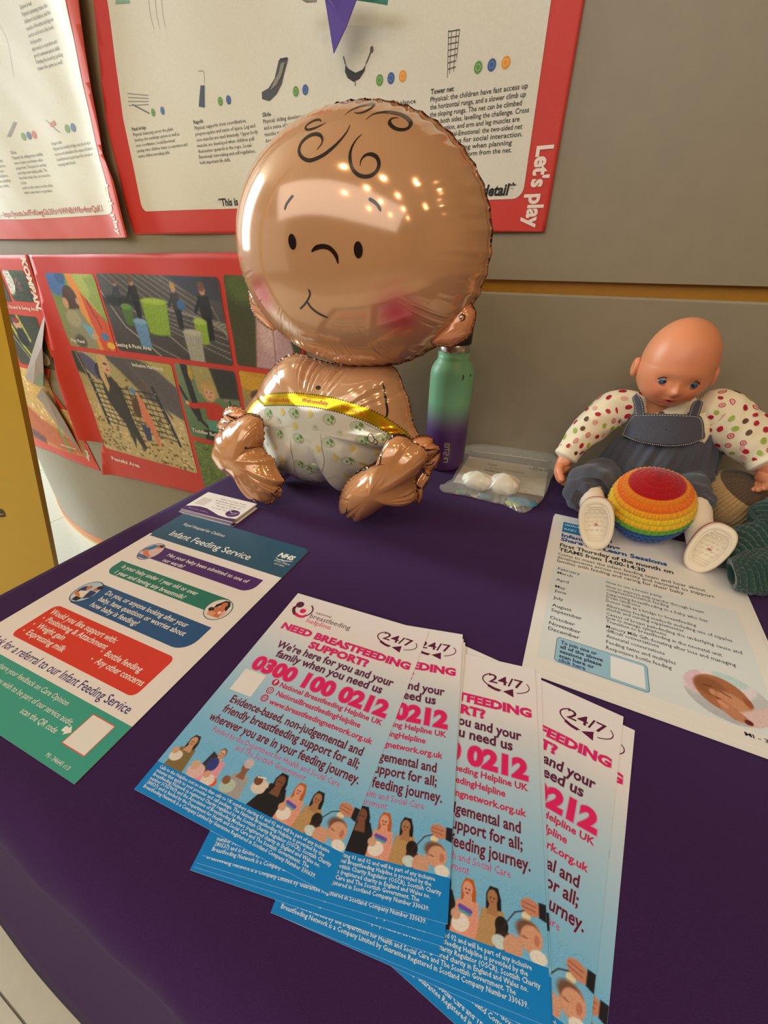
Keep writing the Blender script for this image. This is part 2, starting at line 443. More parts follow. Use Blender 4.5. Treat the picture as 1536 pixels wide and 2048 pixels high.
# --- upper right poster
mp = poster_map(.6)
UR = backed('wall_poster', [S(270, 469), (-109, 359), (-115, 960), (-945, 960), S(190, 0), S(215, 237), S(237, 338), S(258, 430)], mp,
            'large red bordered poster of play equipment above the balloon, ending at the bare grey panel', cutx=cuts(-1000, -100, 15), cuty=cuts(370, 760, 15))
pr = Print(); P = []
for cx, cy, a0 in [(-943, 421, 180), (-162, 413, 270)]:
    for a in range(0, 91, 15): t = math.radians(a0+a); P.append((cx+14*math.cos(t), cy+14*math.sin(t)))
P += [(-150, 592), (-153, 940), (-885, 940), S(217, 0), S(250, 237), S(271, 338), S(283, 400)]
pr.poly(P, PW, 1); pr.build('printed_panel', mp, M_inkmatt, UR, cuts(-1000, -100, 15), cuts(370, 760, 15), smooth=True)
pr = Print()
para(pr, ['Plank bridge', 'Physical: balancing across the plank', 'develops the vestibular system as well as', 'cross coordination. Social-Emotional:', 'passing other children trains co-operation and', 'teaches children turn-taking skills.'], -931, 538, 8.2, 7.2, [40, 112, 126, 112, 142, 92], (96, 96, 92))
para(pr, ['Rapids', 'Physical: supports cross coordination,', 'proprioception and sense of space. Leg and', 'core muscles are used intensely. Upper body', 'muscles are developed when children pull', 'themselves upwards in the rope. Social-', 'Emotional: turn-taking and self regulation,', 'both important life skills.'], -764, 534, 8.2, 7.4, [24, 124, 142, 146, 136, 130, 136, 76], (70, 68, 66))
para(pr, ['Slide', 'Physical: sliding develops core stability', 'and a sense of space. Core and back', 'muscles must be kept activated to sit', 'down right. Social-Emotional:', 'helps turn-taking and risk', 'assessment on the slide.'], -603, 529, 8.2, 7.4, [18, 122, 118, 118, 100, 90, 80], (58, 56, 54))
para(pr, ['Hammock', 'Physical: swaying trains balance', 'and sense of space.'], -452, 527, 8.2, 7.4, None, (50, 48, 46))
pr.text('balance', -352, 519, 7.6, (58, 56, 54), 2, bold=.01, w=30, res=1)
TN = ['Tower net', 'Physical: the children have fast access up', 'the horizontal rungs, and a slower climb up', 'the sloping rungs. The net can be climbed', 'from both sides, levelling the challenge. Cross', 'coordination, and arm and leg muscles are', 'trained. Social-Emotional: the two-sided net', 'access allows for social interaction.', 'Training thinking when planning', 'access to the platform from the net.']
ends = [-265, -163, -164, -168, -157, -168, -163, -161, -174, -173]
for i, t in enumerate(TN): pr.text(t, -299, 525.5-i*7.95, 7.7, (44, 40, 38), 2, w=ends[i]+299, bold=.022 if i == 0 else .008, res=2)
pr.text('*This is', -734, 414, 16.5, (26, 24, 24), 2, w=49, bold=.03)
pr.text('more detail*', -252, 409, 18.5, (26, 24, 24), 2, w=92, bold=.035, ital=.15)
pr.text("Let's play", -130, 455, 30, REDT, 2, w=91, rot=-math.pi/2, bold=.035, res=4)
dots(pr, -864, 557, 2, 5.6, 26, (GRN, (70, 110, 160))); dots(pr, -692, 555, 2, 5.8, 19); dots(pr, -532, 551, 2); dots(pr, -381, 547); dots(pr, -233, 543)
# line drawings of the equipment
for k in range(4): pr.stroke([S(258+k*1, 188+k*8), S(300, 192+k*6)], 1.0, (130, 130, 126), 2, taper=False)
pr.stroke([S(268, 210), S(302, 228)], 2.2, (110, 110, 106), 2, taper=False)
pr.poly([S(406, 173), S(414, 173), S(414, 217), S(402, 215)], (74, 82, 104), 2); pr.stroke([S(400, 145), S(412, 146), S(414, 172)], .9, (150, 140, 120), 2)
pr.poly([S(560, 122), S(579, 118), S(572, 145), S(566, 170), S(556, 190), S(542, 204), S(528, 200), S(527, 186), S(540, 178), S(552, 158)], (78, 76, 80), 2)
pr.poly([S(565, 128), S(573, 126), S(566, 152), S(556, 172), S(544, 182), S(551, 164), S(560, 148)], (140, 134, 122), 3)
pr.stroke([S(562, 120), S(568, 120), S(578, 117)], 2, (50, 50, 54), 3)
pr.poly([S(694, 132), S(700, 140), S(714, 148), S(728, 142), S(735, 132), S(732, 145), S(722, 160), S(710, 166), S(698, 158), S(693, 146)], (52, 46, 44), 2)
pr.stroke([S(690, 115), S(692, 122), S(695, 134)], 1.6, (70, 64, 60), 3); pr.stroke([S(747, 100), S(742, 115), S(734, 133)], 1.6, (70, 64, 60), 3); pr.ell(*S(747, 102), 2.6, 3.4, (90, 84, 78), 3)
pr.stroke([S(713, 165), S(714, 174)], 1.2, (80, 74, 70), 3, taper=False)
for a, b in [((899, 63), (897, 158)), ((905, 64), (901, 150)), ((915, 61), (909, 145)), ((921, 61), (915, 120))]: pr.stroke([S(*a), S(*b)], .8, (92, 84, 72), 2, taper=False)
for k in range(7): pr.stroke([S(898, 66+k*12.5), S(921-k*1.3, 62+k*12.3)], 1.0, (84, 76, 66), 2, taper=False)
for k in range(3): pr.stroke([S(300+k*14, -10), S(304+k*13, 30), S(312+k*12, 62)], .8, (150, 150, 140), 2)
pr.poly([S(234, 2), S(262, 2), S(262, 8), S(234, 10)], (130, 170, 140), 2)
pr.build('printed_text', mp, M_inkmatt, UR, cuts(-1000, -100, 15), cuts(370, 760, 15))

# --- upper left poster
mp2 = poster_map(2.1, base=.006, lift=lambda s, z: .012*math.exp(-((s+1.0)/.05)**2))
UL = backed('wall_poster', [(-1900, 372), (-1700, 364), (-1400, 360), S(271, 476), S(244, 366), S(223, 311), S(217, 271), S(203, 190), S(190, 112), S(176, 0), (-955, 960), (-1900, 960)], mp2,
            'pale red bordered poster at the upper left, above the torn poster, with a web address', cutx=cuts(-1900, -960, 15), cuty=cuts(370, 760, 15), col=(214, 84, 66))
pr = Print()
pr.poly([(-1900, 412), (-1600, 408), (-1400, 403), S(230, 430), S(238, 424), S(237, 406), S(214, 318), S(196, 237), S(176, 135), S(152, 0), (-1000, 960), (-1900, 960)], (226, 224, 208), 1)
pr.build('printed_panel', mp2, M_inkmatt, UL, cuts(-1900, -960, 15), cuts(370, 760, 15), smooth=True)
pr = Print()
pr.text('e in Action! - https://youtu.be/fFnKiwgGb20?si=bWNBtWfbv4mrQaK1', -1590, 415, 17, (190, 80, 84), 2, w=512, bold=.01)
pr.text("Let's play", -1040, 455, 25, REDT, 2, w=90, rot=-math.pi/2, bold=.035, res=3)
GT = (150, 150, 142)
def ptext(px, py, lines, pitch, size, ws, col=GT):
    s0, z0 = S(px, py)
    for i, t in enumerate(lines): pr.text(t, s0, z0-i*pitch, size, col, 2, w=ws[i % len(ws)], bold=.01, res=1)
ptext(30, 308, ['Slide', 'Physical: the sliding trains stability,', 'sense of space and balance when', 'going down. The speed is exciting', 'and helps turn-taking skills. The', 'fast slide trains the core muscles.', 'Social: the children learn to wait', 'and to take turns on the slide,', 'which trains their co-operation.'], 9.4, 8.2, [22, 120, 112, 118, 116, 122])
ptext(111, 290, ['Dragon train', 'Physical: the wobbly bridge sets the body in', 'motion and stimulates the sense of balance.', 'Social-Emotional: great spot for a break or', 'meeting with friends.'], 9.0, 8.0, [40, 142, 146, 138, 70])
ptext(50, 20, ['Spinner bowl', 'Physical: spinning trains the', 'children in the balance, and the', 'muscles of the arms and legs are', 'used to hold on to the bowl.', 'Social: helping one another to', 'spin needs co-operation and', 'good communication skills.', 'Turning the bowl by pushing', 'trains the arms as well.'], 9.4, 8.2, [38, 84, 88, 92, 86])
ptext(-20, 318, ['Swing seat', 'moving the seat', 'trains balance', 'and the senses', 'of the children', 'who are playing', 'on the swing.'], 9.4, 8.2, [60, 70, 74])
for (px, py, c) in [(54, 275, GRN), (65, 273, BLU), (75, 271, (214, 96, 80)), (145, 260, GRN), (157, 258, BLU)]: pr.ell(*S(px, py), 8.5, 6.8, tuple(int(.7*v+60) for v in c), 2)
pr.poly([S(22, 275), S(28, 276), S(41, 247), S(35, 245)], (160, 158, 150), 2)
pr.poly([S(108, 250), S(118, 243), S(122, 252), S(112, 257)], (206, 136, 96), 2); pr.stroke([S(98, 241), S(112, 252), S(122, 262), S(132, 268)], 2, (150, 146, 150), 2)
pr.ell(*S(0, 115), 10, 14, (150, 180, 130), 2); pr.ell(*S(-1, 115), 5, 8, (214, 216, 196), 3); pr.stroke([S(-10, 30), S(22, 80), S(36, 160)], 1.0, (176, 180, 170), 2); pr.ell(*S(0, 290), 6, 8, (224, 190, 150), 2)
pr.build('printed_text', mp2, M_inkmatt, UL, cuts(-1900, -960, 15), cuts(370, 760, 15))

# --- pictures for the lower posters
def pic_panel():
    a = Im(200, 187, 92, (120, 150, 80), (150, 140, 90)).ell(150, 40, 70, 60, (176, 190, 90), soft=8).ell(30, 20, 40, 34, (80, 120, 190), soft=5).ell(55, 10, 20, 16, (60, 96, 160), soft=3)
    a.poly([(78, 0), (104, 0), (150, 90), (160, 187), (130, 187), (96, 80)], (232, 150, 60)).poly([(120, 40), (200, 120), (200, 187), (150, 187), (128, 110)], (214, 84, 44), soft=2)
    a.poly([(150, 10), (165, 40), (150, 60), (200, 110), (200, 0)], (150, 170, 80), soft=3)
    a.ell(72, 62, 30, 34, (84, 56, 40), soft=2).ell(46, 72, 11, 14, (206, 158, 120)).ell(98, 66, 7, 9, (206, 158, 120))
    a.poly([(30, 90), (90, 84), (128, 130), (130, 187), (20, 187)], (146, 142, 110), soft=2).ell(60, 110, 30, 22, (168, 162, 128), soft=3).poly([(88, 120), (126, 128), (140, 160), (110, 160)], (120, 170, 200), soft=2).ell(130, 152, 14, 9, (214, 160, 120), soft=1.5)
    a.line([(140, 60), (152, 100)], 3, (60, 40, 36)).line([(158, 100), (166, 130)], 3, (60, 40, 36)).ell(170, 150, 14, 10, (70, 130, 190)).ell(184, 172, 16, 9, (236, 190, 60)).ell(60, 170, 24, 18, (90, 84, 66), soft=4)
    return a.noise(.07, 1).get()
def pic_seating():
    a = Im(415, 184, 170, (92, 88, 92), (70, 66, 68))
    for k in range(9): a.line([(20+k*26, 0), (110+k*34, 60), (415, 92+k*4)], 1.5, (168, 164, 158))
    a.poly([(250, 0), (415, 0), (415, 50), (330, 40)], (66, 66, 84), soft=3)
    for k in range(6): a.line([(150, 62+k*7), (415, 96+k*15)], 1.8, (160, 156, 150))
    a.line([(0, 40), (60, 120), (170, 184)], 3, (196, 190, 180)).line([(60, 60), (180, 110), (300, 180)], 2.2, (186, 180, 172)).line([(120, 150), (240, 184)], 2, (180, 176, 168)).ell(60, 60, 70, 12, (40, 40, 44), soft=4)
    def kid(x, y, h, c, hair=(120, 84, 60)): a.ell(x, y+h*.1, h*.08, h*.1, (200, 150, 120)).ell(x-1, y+h*.05, h*.09, h*.08, hair).poly([(x-h*.16, y+h*.2), (x+h*.14, y+h*.2), (x+h*.17, y+h*.6), (x-h*.14, y+h*.6)], c).poly([(x-h*.12, y+h*.58), (x+h*.12, y+h*.58), (x+h*.1, y+h), (x-h*.06, y+h)], tuple(int(v*.6) for v in c)); a.line([(x-h*.12, y+h*.28), (x-h*.28, y+h*.5)], h*.07, tuple(int(v*.8) for v in c))
    kid(64, 14, 66, (58, 60, 76)); kid(124, 6, 92, (44, 44, 52)); kid(266, 16, 96, (60, 58, 66), (190, 150, 90)); kid(360, 14, 118, (40, 40, 48))
    a.ell(282, 60, 14, 10, (60, 110, 170))
    def drum(x0, x1, y0, y1, tp, c, c2): a.poly([(x0, y0), (x1, y0), (x1-tp, y1), (x0+tp, y1)], c, soft=1.5).ell((x0+x1)/2, y1, (x1-x0)/2-tp, 5, c, soft=1.5).ell((x0+x1)/2, y0, (x1-x0)/2, 7, c2)
    drum(62, 104, 72, 112, 6, (86, 120, 60), (110, 150, 70)); drum(140, 232, 56, 128, 10, (140, 176, 50), (170, 200, 74)); drum(312, 356, 92, 138, 4, (146, 178, 56), (176, 202, 84)); drum(96, 146, 104, 164, 6, (104, 150, 200), (134, 176, 216)); drum(270, 330, 118, 184, 5, (168, 168, 158), (190, 188, 176))
    return a.noise(.08, 2).get()
def pic_peace():
    a = Im(432, 312, 190, (170, 160, 110), (196, 172, 120)).poly([(0, 110), (432, 120), (432, 312), (0, 312)], (198, 176, 126), soft=10)
    a.poly([(150, 0), (330, 0), (432, 60), (432, 150), (300, 110), (210, 40)], (92, 84, 88), soft=3).poly([(300, 0), (432, 0), (432, 40)], (178, 168, 90), soft=5).ell(80, 40, 60, 26, (84, 80, 108), 30, soft=2).ell(118, 52, 26, 26, (42, 40, 56)).poly([(0, 0), (30, 0), (50, 70), (0, 60)], (60, 60, 50), soft=3)
    a.line([(20, 0), (46, 90)], 5, (150, 130, 96)).line([(240, 0), (380, 150)], 8, (100, 92, 92), soft=2)
    a.speck(150, (120, 96, 62), 5, (0, 200, 432, 312), 3).speck(90, (222, 200, 152), 6, (0, 150, 432, 312), 4).speck(40, (110, 88, 56), 6, (60, 60, 330, 200), 8)
    for k in range(9): t = k/8; a.line([(58+t*12, 88+t*118), (330+t*50, 92+t*130)], 3, (38, 36, 42))
    for k in range(13): t = k/12; a.line([(60+t*270, 90), (74+t*290, 204+8*t)], 2.6, (42, 40, 46))
    a.line([(50, 66), (70, 214)], 12, (34, 38, 52)).line([(328, 74), (386, 232)], 12, (34, 38, 52))
    for k in range(4): a.ell(52+k*5.5, 80+k*38, 2.4, 2.4, (200, 200, 200)); a.ell(332+k*15, 90+k*42, 2.4, 2.4, (200, 200, 200))
    a.poly([(112, 70), (160, 60), (190, 90), (206, 200), (230, 270), (214, 280), (190, 240), (176, 280), (160, 200), (120, 150), (104, 110)], (56, 50, 40), soft=2).ell(148, 32, 18, 24, (216, 168, 134)).poly([(118, 6), (160, 0), (168, 20), (146, 14), (134, 40), (140, 90), (124, 110), (110, 60)], (204, 170, 110), soft=2).ell(148, 26, 9, 3, (60, 40, 40)).ell(152, 42, 6, 3, (190, 70, 66))
    a.ell(238, 140, 20, 30, (94, 66, 44), 10).poly([(250, 96), (268, 110), (290, 180), (300, 250), (286, 256), (270, 200), (246, 170)], (226, 136, 104), soft=2).poly([(232, 190), (268, 200), (262, 240), (240, 244)], (60, 66, 110), soft=2).ell(238, 92, 12, 10, (100, 140, 190))
    return a.noise(.09, 3).get()
def pic_toddler():
    a = Im(204, 200, 96, (120, 138, 112), (96, 128, 92)).poly([(60, 0), (150, 0), (170, 80), (70, 70)], (176, 164, 112), soft=3).poly([(120, 0), (204, 0), (204, 70), (140, 76)], (54, 54, 56), soft=3).poly([(20, 0), (44, 0), (64, 150), (44, 150)], (40, 40, 46)).ell(52, 20, 8, 18, (200, 160, 60))
    a.line([(0, 60), (40, 130), (110, 190)], 10, (44, 42, 48)).line([(170, 80), (180, 150)], 5, (50, 50, 54))
    a.ell(104, 62, 26, 28, (196, 162, 104), soft=1.5).ell(106, 66, 17, 19, (226, 178, 142)).ell(98, 64, 2, 2, (50, 40, 40)).ell(113, 64, 2, 2, (50, 40, 40)).ell(106, 76, 5, 2, (190, 90, 84)).poly([(82, 44), (130, 46), (124, 56), (90, 56)], (204, 170, 110))
    a.poly([(80, 92), (130, 90), (140, 140), (84, 144)], (206, 52, 44), soft=1.5).line([(84, 100), (40, 108), (22, 104)], 15, (206, 52, 44)).line([(128, 100), (168, 122)], 15, (206, 52, 44)).ell(18, 102, 7, 6, (226, 178, 142)).poly([(78, 140), (138, 138), (142, 176), (80, 180)], (96, 158, 140), soft=2).poly([(60, 170), (150, 172), (150, 200), (60, 200)], (40, 44, 46), soft=3)
    return a.noise(.07, 4).get()
def pic_pink():
    a = Im(190, 186, 84, (66, 76, 44), (74, 70, 48)).ell(60, 20, 60, 34, (86, 104, 50), soft=8).ell(120, 20, 30, 40, (120, 86, 56), soft=2).poly([(78, 60), (150, 50), (180, 186), (60, 186)], (196, 156, 158), soft=3).ell(104, 110, 24, 40, (216, 180, 178), soft=6).line([(120, 70), (118, 180)], 3, (150, 110, 116)).ell(108, 34, 15, 20, (214, 166, 130))
    return a.noise(.08, 5).get()
def pic_boys():
    a = Im(190, 200, 84, (206, 150, 40), (90, 120, 180)).poly([(0, 0), (190, 30), (190, 70), (0, 40)], (214, 160, 44)).ell(70, 80, 34, 36, (214, 170, 130), soft=2).ell(60, 58, 34, 18, (96, 66, 46), soft=2).poly([(20, 130), (120, 110), (130, 200), (10, 200)], (70, 130, 190), soft=3)
    return a.noise(.08, 6).get()
def pic_grass():
    a = Im(220, 190, 90, (110, 128, 66), (96, 118, 58)).noise(.2, 8, 2).poly([(96, 0), (140, 0), (150, 60), (120, 130), (100, 80)], (178, 146, 116), soft=3).ell(120, 30, 16, 34, (190, 160, 112), soft=2).poly([(110, 60), (140, 70), (160, 140), (120, 150)], (206, 170, 170), soft=3).ell(150, 150, 20, 14, (150, 190, 170))
    return a.noise(.08, 7).get()
def pic_dark():
    a = Im(110, 90, 46, (70, 84, 56), (60, 66, 44)).ell(10, 30, 30, 40, (226, 226, 216), soft=3).ell(60, 40, 14, 20, (120, 90, 80)).line([(30, 60), (70, 20), (90, 80)], 4, (60, 60, 60)).noise(.25, 9, 2); return a.get()
def pic_swing():
    a = Im(170, 190, 66, (60, 66, 50), (84, 80, 66)).line([(20, 0), (60, 120), (100, 190)], 10, (196, 200, 60)).line([(80, 0), (100, 90)], 9, (196, 200, 60)).ell(66, 36, 18, 20, (216, 166, 134)).ell(66, 20, 18, 10, (150, 50, 50)).ell(70, 80, 24, 34, (44, 46, 54)).line([(10, 60), (80, 190)], 4, (190, 186, 176)).ell(130, 150, 26, 30, (222, 210, 190)).noise(.12, 10); return a.get()
def pic_train():
    a = Im(560, 320, 110, (226, 190, 110), (200, 150, 90)).ell(80, 60, 80, 80, (216, 196, 170), soft=6).ell(150, 120, 60, 90, (188, 130, 130), 20, soft=4).ell(170, 180, 34, 80, (190, 196, 70), 10, soft=2).ell(180, 190, 18, 50, (226, 214, 206), 10).poly([(240, 150), (560, 250), (560, 320), (200, 300)], (190, 96, 46), soft=4).poly([(100, 250), (330, 290), (320, 320), (60, 310)], (110, 60, 70), soft=3).line([(500, 220), (530, 320)], 14, (80, 170, 90)).speck(40, (240, 226, 180), 8, (0, 0, 560, 200), 5).noise(.1, 11); return a.get()

# --- lower right poster: its left border has come away from the wall and is torn near the foot
lift3 = lambda s, z: .03*math.exp(-((s+1.50)/.045)**2)*max(0, min(1, (.26-z)/.25))
mp3 = poster_map(3.7, lift=lift3, base=.002)
LR = backed('wall_poster', [(-1446, 326), (-555, 334), (-555, -272), (-998, -301), (-1250, -318), (-1462, -333), (-1440, -250), (-1418, -212), (-1500, -203), (-1494, -60), (-1482, 60), (-1470, 190), (-1450, 290)], mp3,
            'glossy red poster of playground photographs behind the foil balloon', cutx=cuts(-1540, -555, 15), cuty=cuts(-340, 340, 15), col=(208, 60, 48))
pr = Print()
def photo(pr, x0, z1, x1, z0, A, r=9): pr.img(x0, z1, x1, z0, A, 1.5, r)
photo(pr, -1404, 285, -1192, 98, pic_panel()); photo(pr, -1181, 288, -766, 104, pic_seating()); photo(pr, -1412, 86, -982, -227, pic_peace()); photo(pr, -970, 92, -766, -105, pic_toddler())
photo(pr, -752, 292, -565, 108, pic_pink()); photo(pr, -752, 96, -565, -100, pic_boys()); photo(pr, -966, -118, -750, -292, pic_grass())
pr.build('photo_print', mp3, M_inkmatt, LR, smooth=True)
pr = Print(); WT = (240, 234, 222)
pr.text('Play Panel', -1388, 114, 12.5, WT, 3, w=62, bold=.02); pr.text('Seating & Picnic Area', -1184, 119, 13.5, WT, 3, w=140, bold=.02)
pr.text('Inclusive Hammock', -1142, 70, 14, WT, 3, w=128, bold=.02); pr.text('Toddler Belly Swing', -958, -86, 14.5, WT, 3, w=150, bold=.02); pr.text('Peaceful Area', -1394, -261, 20, WT, 3, w=140, bold=.02, res=3)
pr.build('printed_text', mp3, M_inkmatt, LR, cuts(-1540, -555, 15), cuts(-340, 340, 15))
# --- lower left poster, on the rounded end, torn
mp4 = poster_map(5.2, base=.001, amp=.0015)
LLo = [(-2300, 324), (-1462, 326), (-1466, 250), (-1474, 180), (-1520, 60), (-1600, -20), (-1612, -60), (-1560, -130), (-1524, -220), (-1500, -335), (-1620, -328), (-1760, -322), (-1900, -330), (-2060, -352), (-2300, -356)]
LL = backed('wall_poster', LLo, mp4, 'torn red poster curling round the left end of the wall, beside the yellow board', cutx=cuts(-2300, -1440, 15), cuty=cuts(-360, 330, 15), col=(216, 76, 58))
pr = Print()
photo(pr, -1720, 288, -1634, 204, pic_swing()[:40]); photo(pr, -1618, 288, -1506, 208, pic_dark()); photo(pr, -1740, 168, -1530, 14, pic_swing(), 6); photo(pr, -2080, 0, -1610, -292, pic_train(), 4)
pr.img(-1612, -120, -1535, -292, pic_train()[30:, 70:], 1.5)
pr.build('photo_print', mp4, M_inkmatt, LL, cuts(-2300, -1440, 15), None, smooth=True)
pr = Print()
pr.text('KOMPAN', -1484, 318, 33, WT, 3, w=128, rot=-math.pi/2-.10, bold=.05, caps=True, res=3)
pr.text('Merry Go Round & Swing Area', -1740, 189, 13, WT, 3, w=238, bold=.02); pr.text('Inclusive Train', -1690, -268, 11, WT, 3, w=90, bold=.02); pr.text('play', -1534, -264, 20, WT, 3, w=44, rot=-math.pi/2-.3, bold=.03)
pr.build('printed_text', mp4, M_inkmatt, LL, cuts(-2300, -1440, 15))
M_back = mat('poster_reverse', (150, 128, 112), rough=.6, noise=(60, .04))
def flap(pts, offs, label=None):
    V = [wallpt(S(*p)[0]*.001, S(*p)[1]*.001, o) for p, o in zip(pts, offs)]; n = len(V)
    c = sum(V)/n+np.array([0, -.004, 0]); V2 = V+[c]; V2 = V2+[v+np.array([0, .0008, 0]) for v in V2]
    F = [(i, (i+1) % n, n) for i in range(n)]+[(n+1+(i+1) % n, n+1+i, 2*n+1) for i in range(n)]+[((i+1) % n, i, n+1+i, n+1+(i+1) % n) for i in range(n)]
    return mk('torn_flap', V2, F, M_back, parent=LL, smooth=False, label=label)
flap([(94, 622), (97, 690), (103, 768), (80, 766), (54, 754), (70, 700)], [.004, .018, .022, .02, .006, .006], 'grey brown reverse side of the torn paper, folded over')
flap([(97, 774), (122, 812), (140, 845), (166, 905), (150, 885), (120, 850), (90, 806), (76, 792)], [.02, .016, .014, .004, .006, .008, .008, .006])
V = [wallpt(S(*q)[0]*.001, S(*q)[1]*.001, .0245) for q in [(90, 747), (103, 745), (103, 769), (88, 767)]]
V = V+[v+np.array([0, -.0006, 0]) for v in V]
mk('adhesive_pad', V, [(0, 1, 2, 3), (7, 6, 5, 4), (0, 4, 5, 1), (1, 5, 6, 2), (2, 6, 7, 3), (3, 7, 4, 0)], mat('adhesive_pad', (134, 150, 118), rough=.5), parent=LL, smooth=False)

# ------------------------------------------------------------------ bunting above the balloon
def penn(name, P, col, label):
    V = [at_y(x, y, .715+dy) for x, y, dy in P]; n = len(V); V = V+[v+np.array([0, .0012, 0]) for v in V]
    F = [tuple(range(n)), tuple(range(2*n-1, n-1, -1))]+[((i+1) % n, i, n+i, n+(i+1) % n) for i in range(n)]
    o = mk(name, V, F, mat('felt_'+label.split()[0], col, rough=.8, sheen=.3, bump=(900, .3)), smooth=False, loc=tuple(V[0])); tag(o, label, 'bunting', 'bunting pennants at the top edge'); return o
penn('bunting_pennant', [(640, -34, 0), (650, 0, .002), (667, 107, 0), (693, 52, -.002), (725, -34, 0)], (78, 48, 142), 'purple triangular felt pennant hanging above the balloon head')
penn('bunting_pennant', [(706, -18, 0), (712, 0, 0), (745, 5, .002), (774, 10, 0), (778, -18, 0)], (40, 116, 92), 'teal green pennant tip beside the purple one')
penn('bunting_pennant', [(600, -18, 0), (603, 0, 0), (612, 5, .002), (632, 4, 0), (636, -18, 0)], (146, 142, 130), 'grey pennant tip left of the purple one')
# ================================================================== the table and its cloth
TL_, TR_ = -.513, 1.0
tb = thing('table', (0, .38, -.74), 'long table under the purple cloth', 'table')
V, F = boxv(TL_+.012, .045, -.045, TR_-.01, .735, -.008); mk('table_top', V, F, mat('table_wood', (150, 120, 90), rough=.6), parent=tb, smooth=False)
for x in (TL_+.06, TR_-.06):
    for y in (.09, .70):
        V, F = lathe([(.014, -.74), (.014, -.046)], 14, (x, y, 0)); mk('leg', V, F, mat('grey_steel', (120, 120, 122), rough=.35, metal=.8), parent=tb)
# the cloth: cross-section across the table, running along x
prof = [(.752, -.12, 0), (.752, -.02, 0), (.750, -.006, 0), (.744, 0, 0)]+[(y, 0, 0) for y in np.linspace(.70, .035, 26)]
for a in range(0, 91, 9):
    t = math.radians(a); prof.append((.026-.030*math.sin(t), -.026*(1-math.cos(t)), .2+a/90*.5))
last = prof[-1]
for k in range(1, 17):
    t = k/16; prof.append((last[0]+.014*math.sin(min(1, t*3)*math.pi/2)-.145*max(0, t-.25)**1.7, last[1]-.70*t, 1+t*3))
xs = np.linspace(TL_-.002, TR_, 190); V = []; nx = len(xs)
for (y, z, k) in prof:
    for x in xs:
        yy, zz = y, z
        if 0 < k <= 1: yy += .0016*k*math.sin(x*23+1)*math.sin(x*61); zz += .0012*k*math.sin(x*33+y*160)+.0008*math.sin(x*90+y*300)*k
        if k > 1: yy -= (k-1)/3*.004*(math.sin(x*17+.6)+.6*math.sin(x*31+2)+.3*math.sin(x*8))
        xx = x-(.29*(k-1)/3*min(1, max(0, (-.28-x)/.23))**.8 if k > 1 else 0)
        V.append((xx, yy, zz))
F = grid_faces(nx, len(prof)); F = [f[::-1] for f in F]
n0 = len(V); kk = 10                                   # the short end at the left
ys = np.linspace(.745, .02, 60)
for j in range(kk):
    t = j/(kk-1)
    for i, y in enumerate(ys):
        V.append((TL_-.002-.006*math.sin(min(1, t*8)*1.57)-t*(.03*(1+.7*math.sin(y*29))+.26*max(0, 1-(y-.02)/.35)**2), y, -.002-.006*min(1, t*8)-.68*t))
F += [tuple(n0+q for q in f) for f in grid_faces(60, kk)]
cl = mk('tablecloth', V, F, M_cloth, loc=(0, .38, 0)); tag(cl, 'deep purple cloth covering the table and hanging down its front', 'tablecloth')
md = cl.modifiers.new('thickness', 'SOLIDIFY'); md.thickness = .0012; md.offset = -1

# ================================================================== papers
def sheet(name, w_, h_, TLp, ang, z, th, m=None, label=None, cat='leaflet', group=None, bend=0.):
    """paper rectangle with its top left corner at TLp (x, y), local frame in mm with y down"""
    c, s_ = math.cos(ang), math.sin(ang); nx, ny = 12, 12; V = []
    def mp(x, y, l): return np.array([TLp[0]+(x*c+y*s_)*.001, TLp[1]+(x*s_-y*c)*.001, z+th+l*.00004])
    for zz in (0, -th/.00004):
        for a, b in ((0, 0), (w_, 0), (w_, h_), (0, h_)): V.append(mp(a, b, zz))
    F = [(0, 3, 2, 1), (4, 5, 6, 7), (0, 1, 5, 4), (1, 2, 6, 5), (2, 3, 7, 6), (3, 0, 4, 7)]
    o = mk(name, V, F, m or M_paper, loc=(TLp[0], TLp[1], z), smooth=False); tag(o, label, cat, group)
    return o, mp
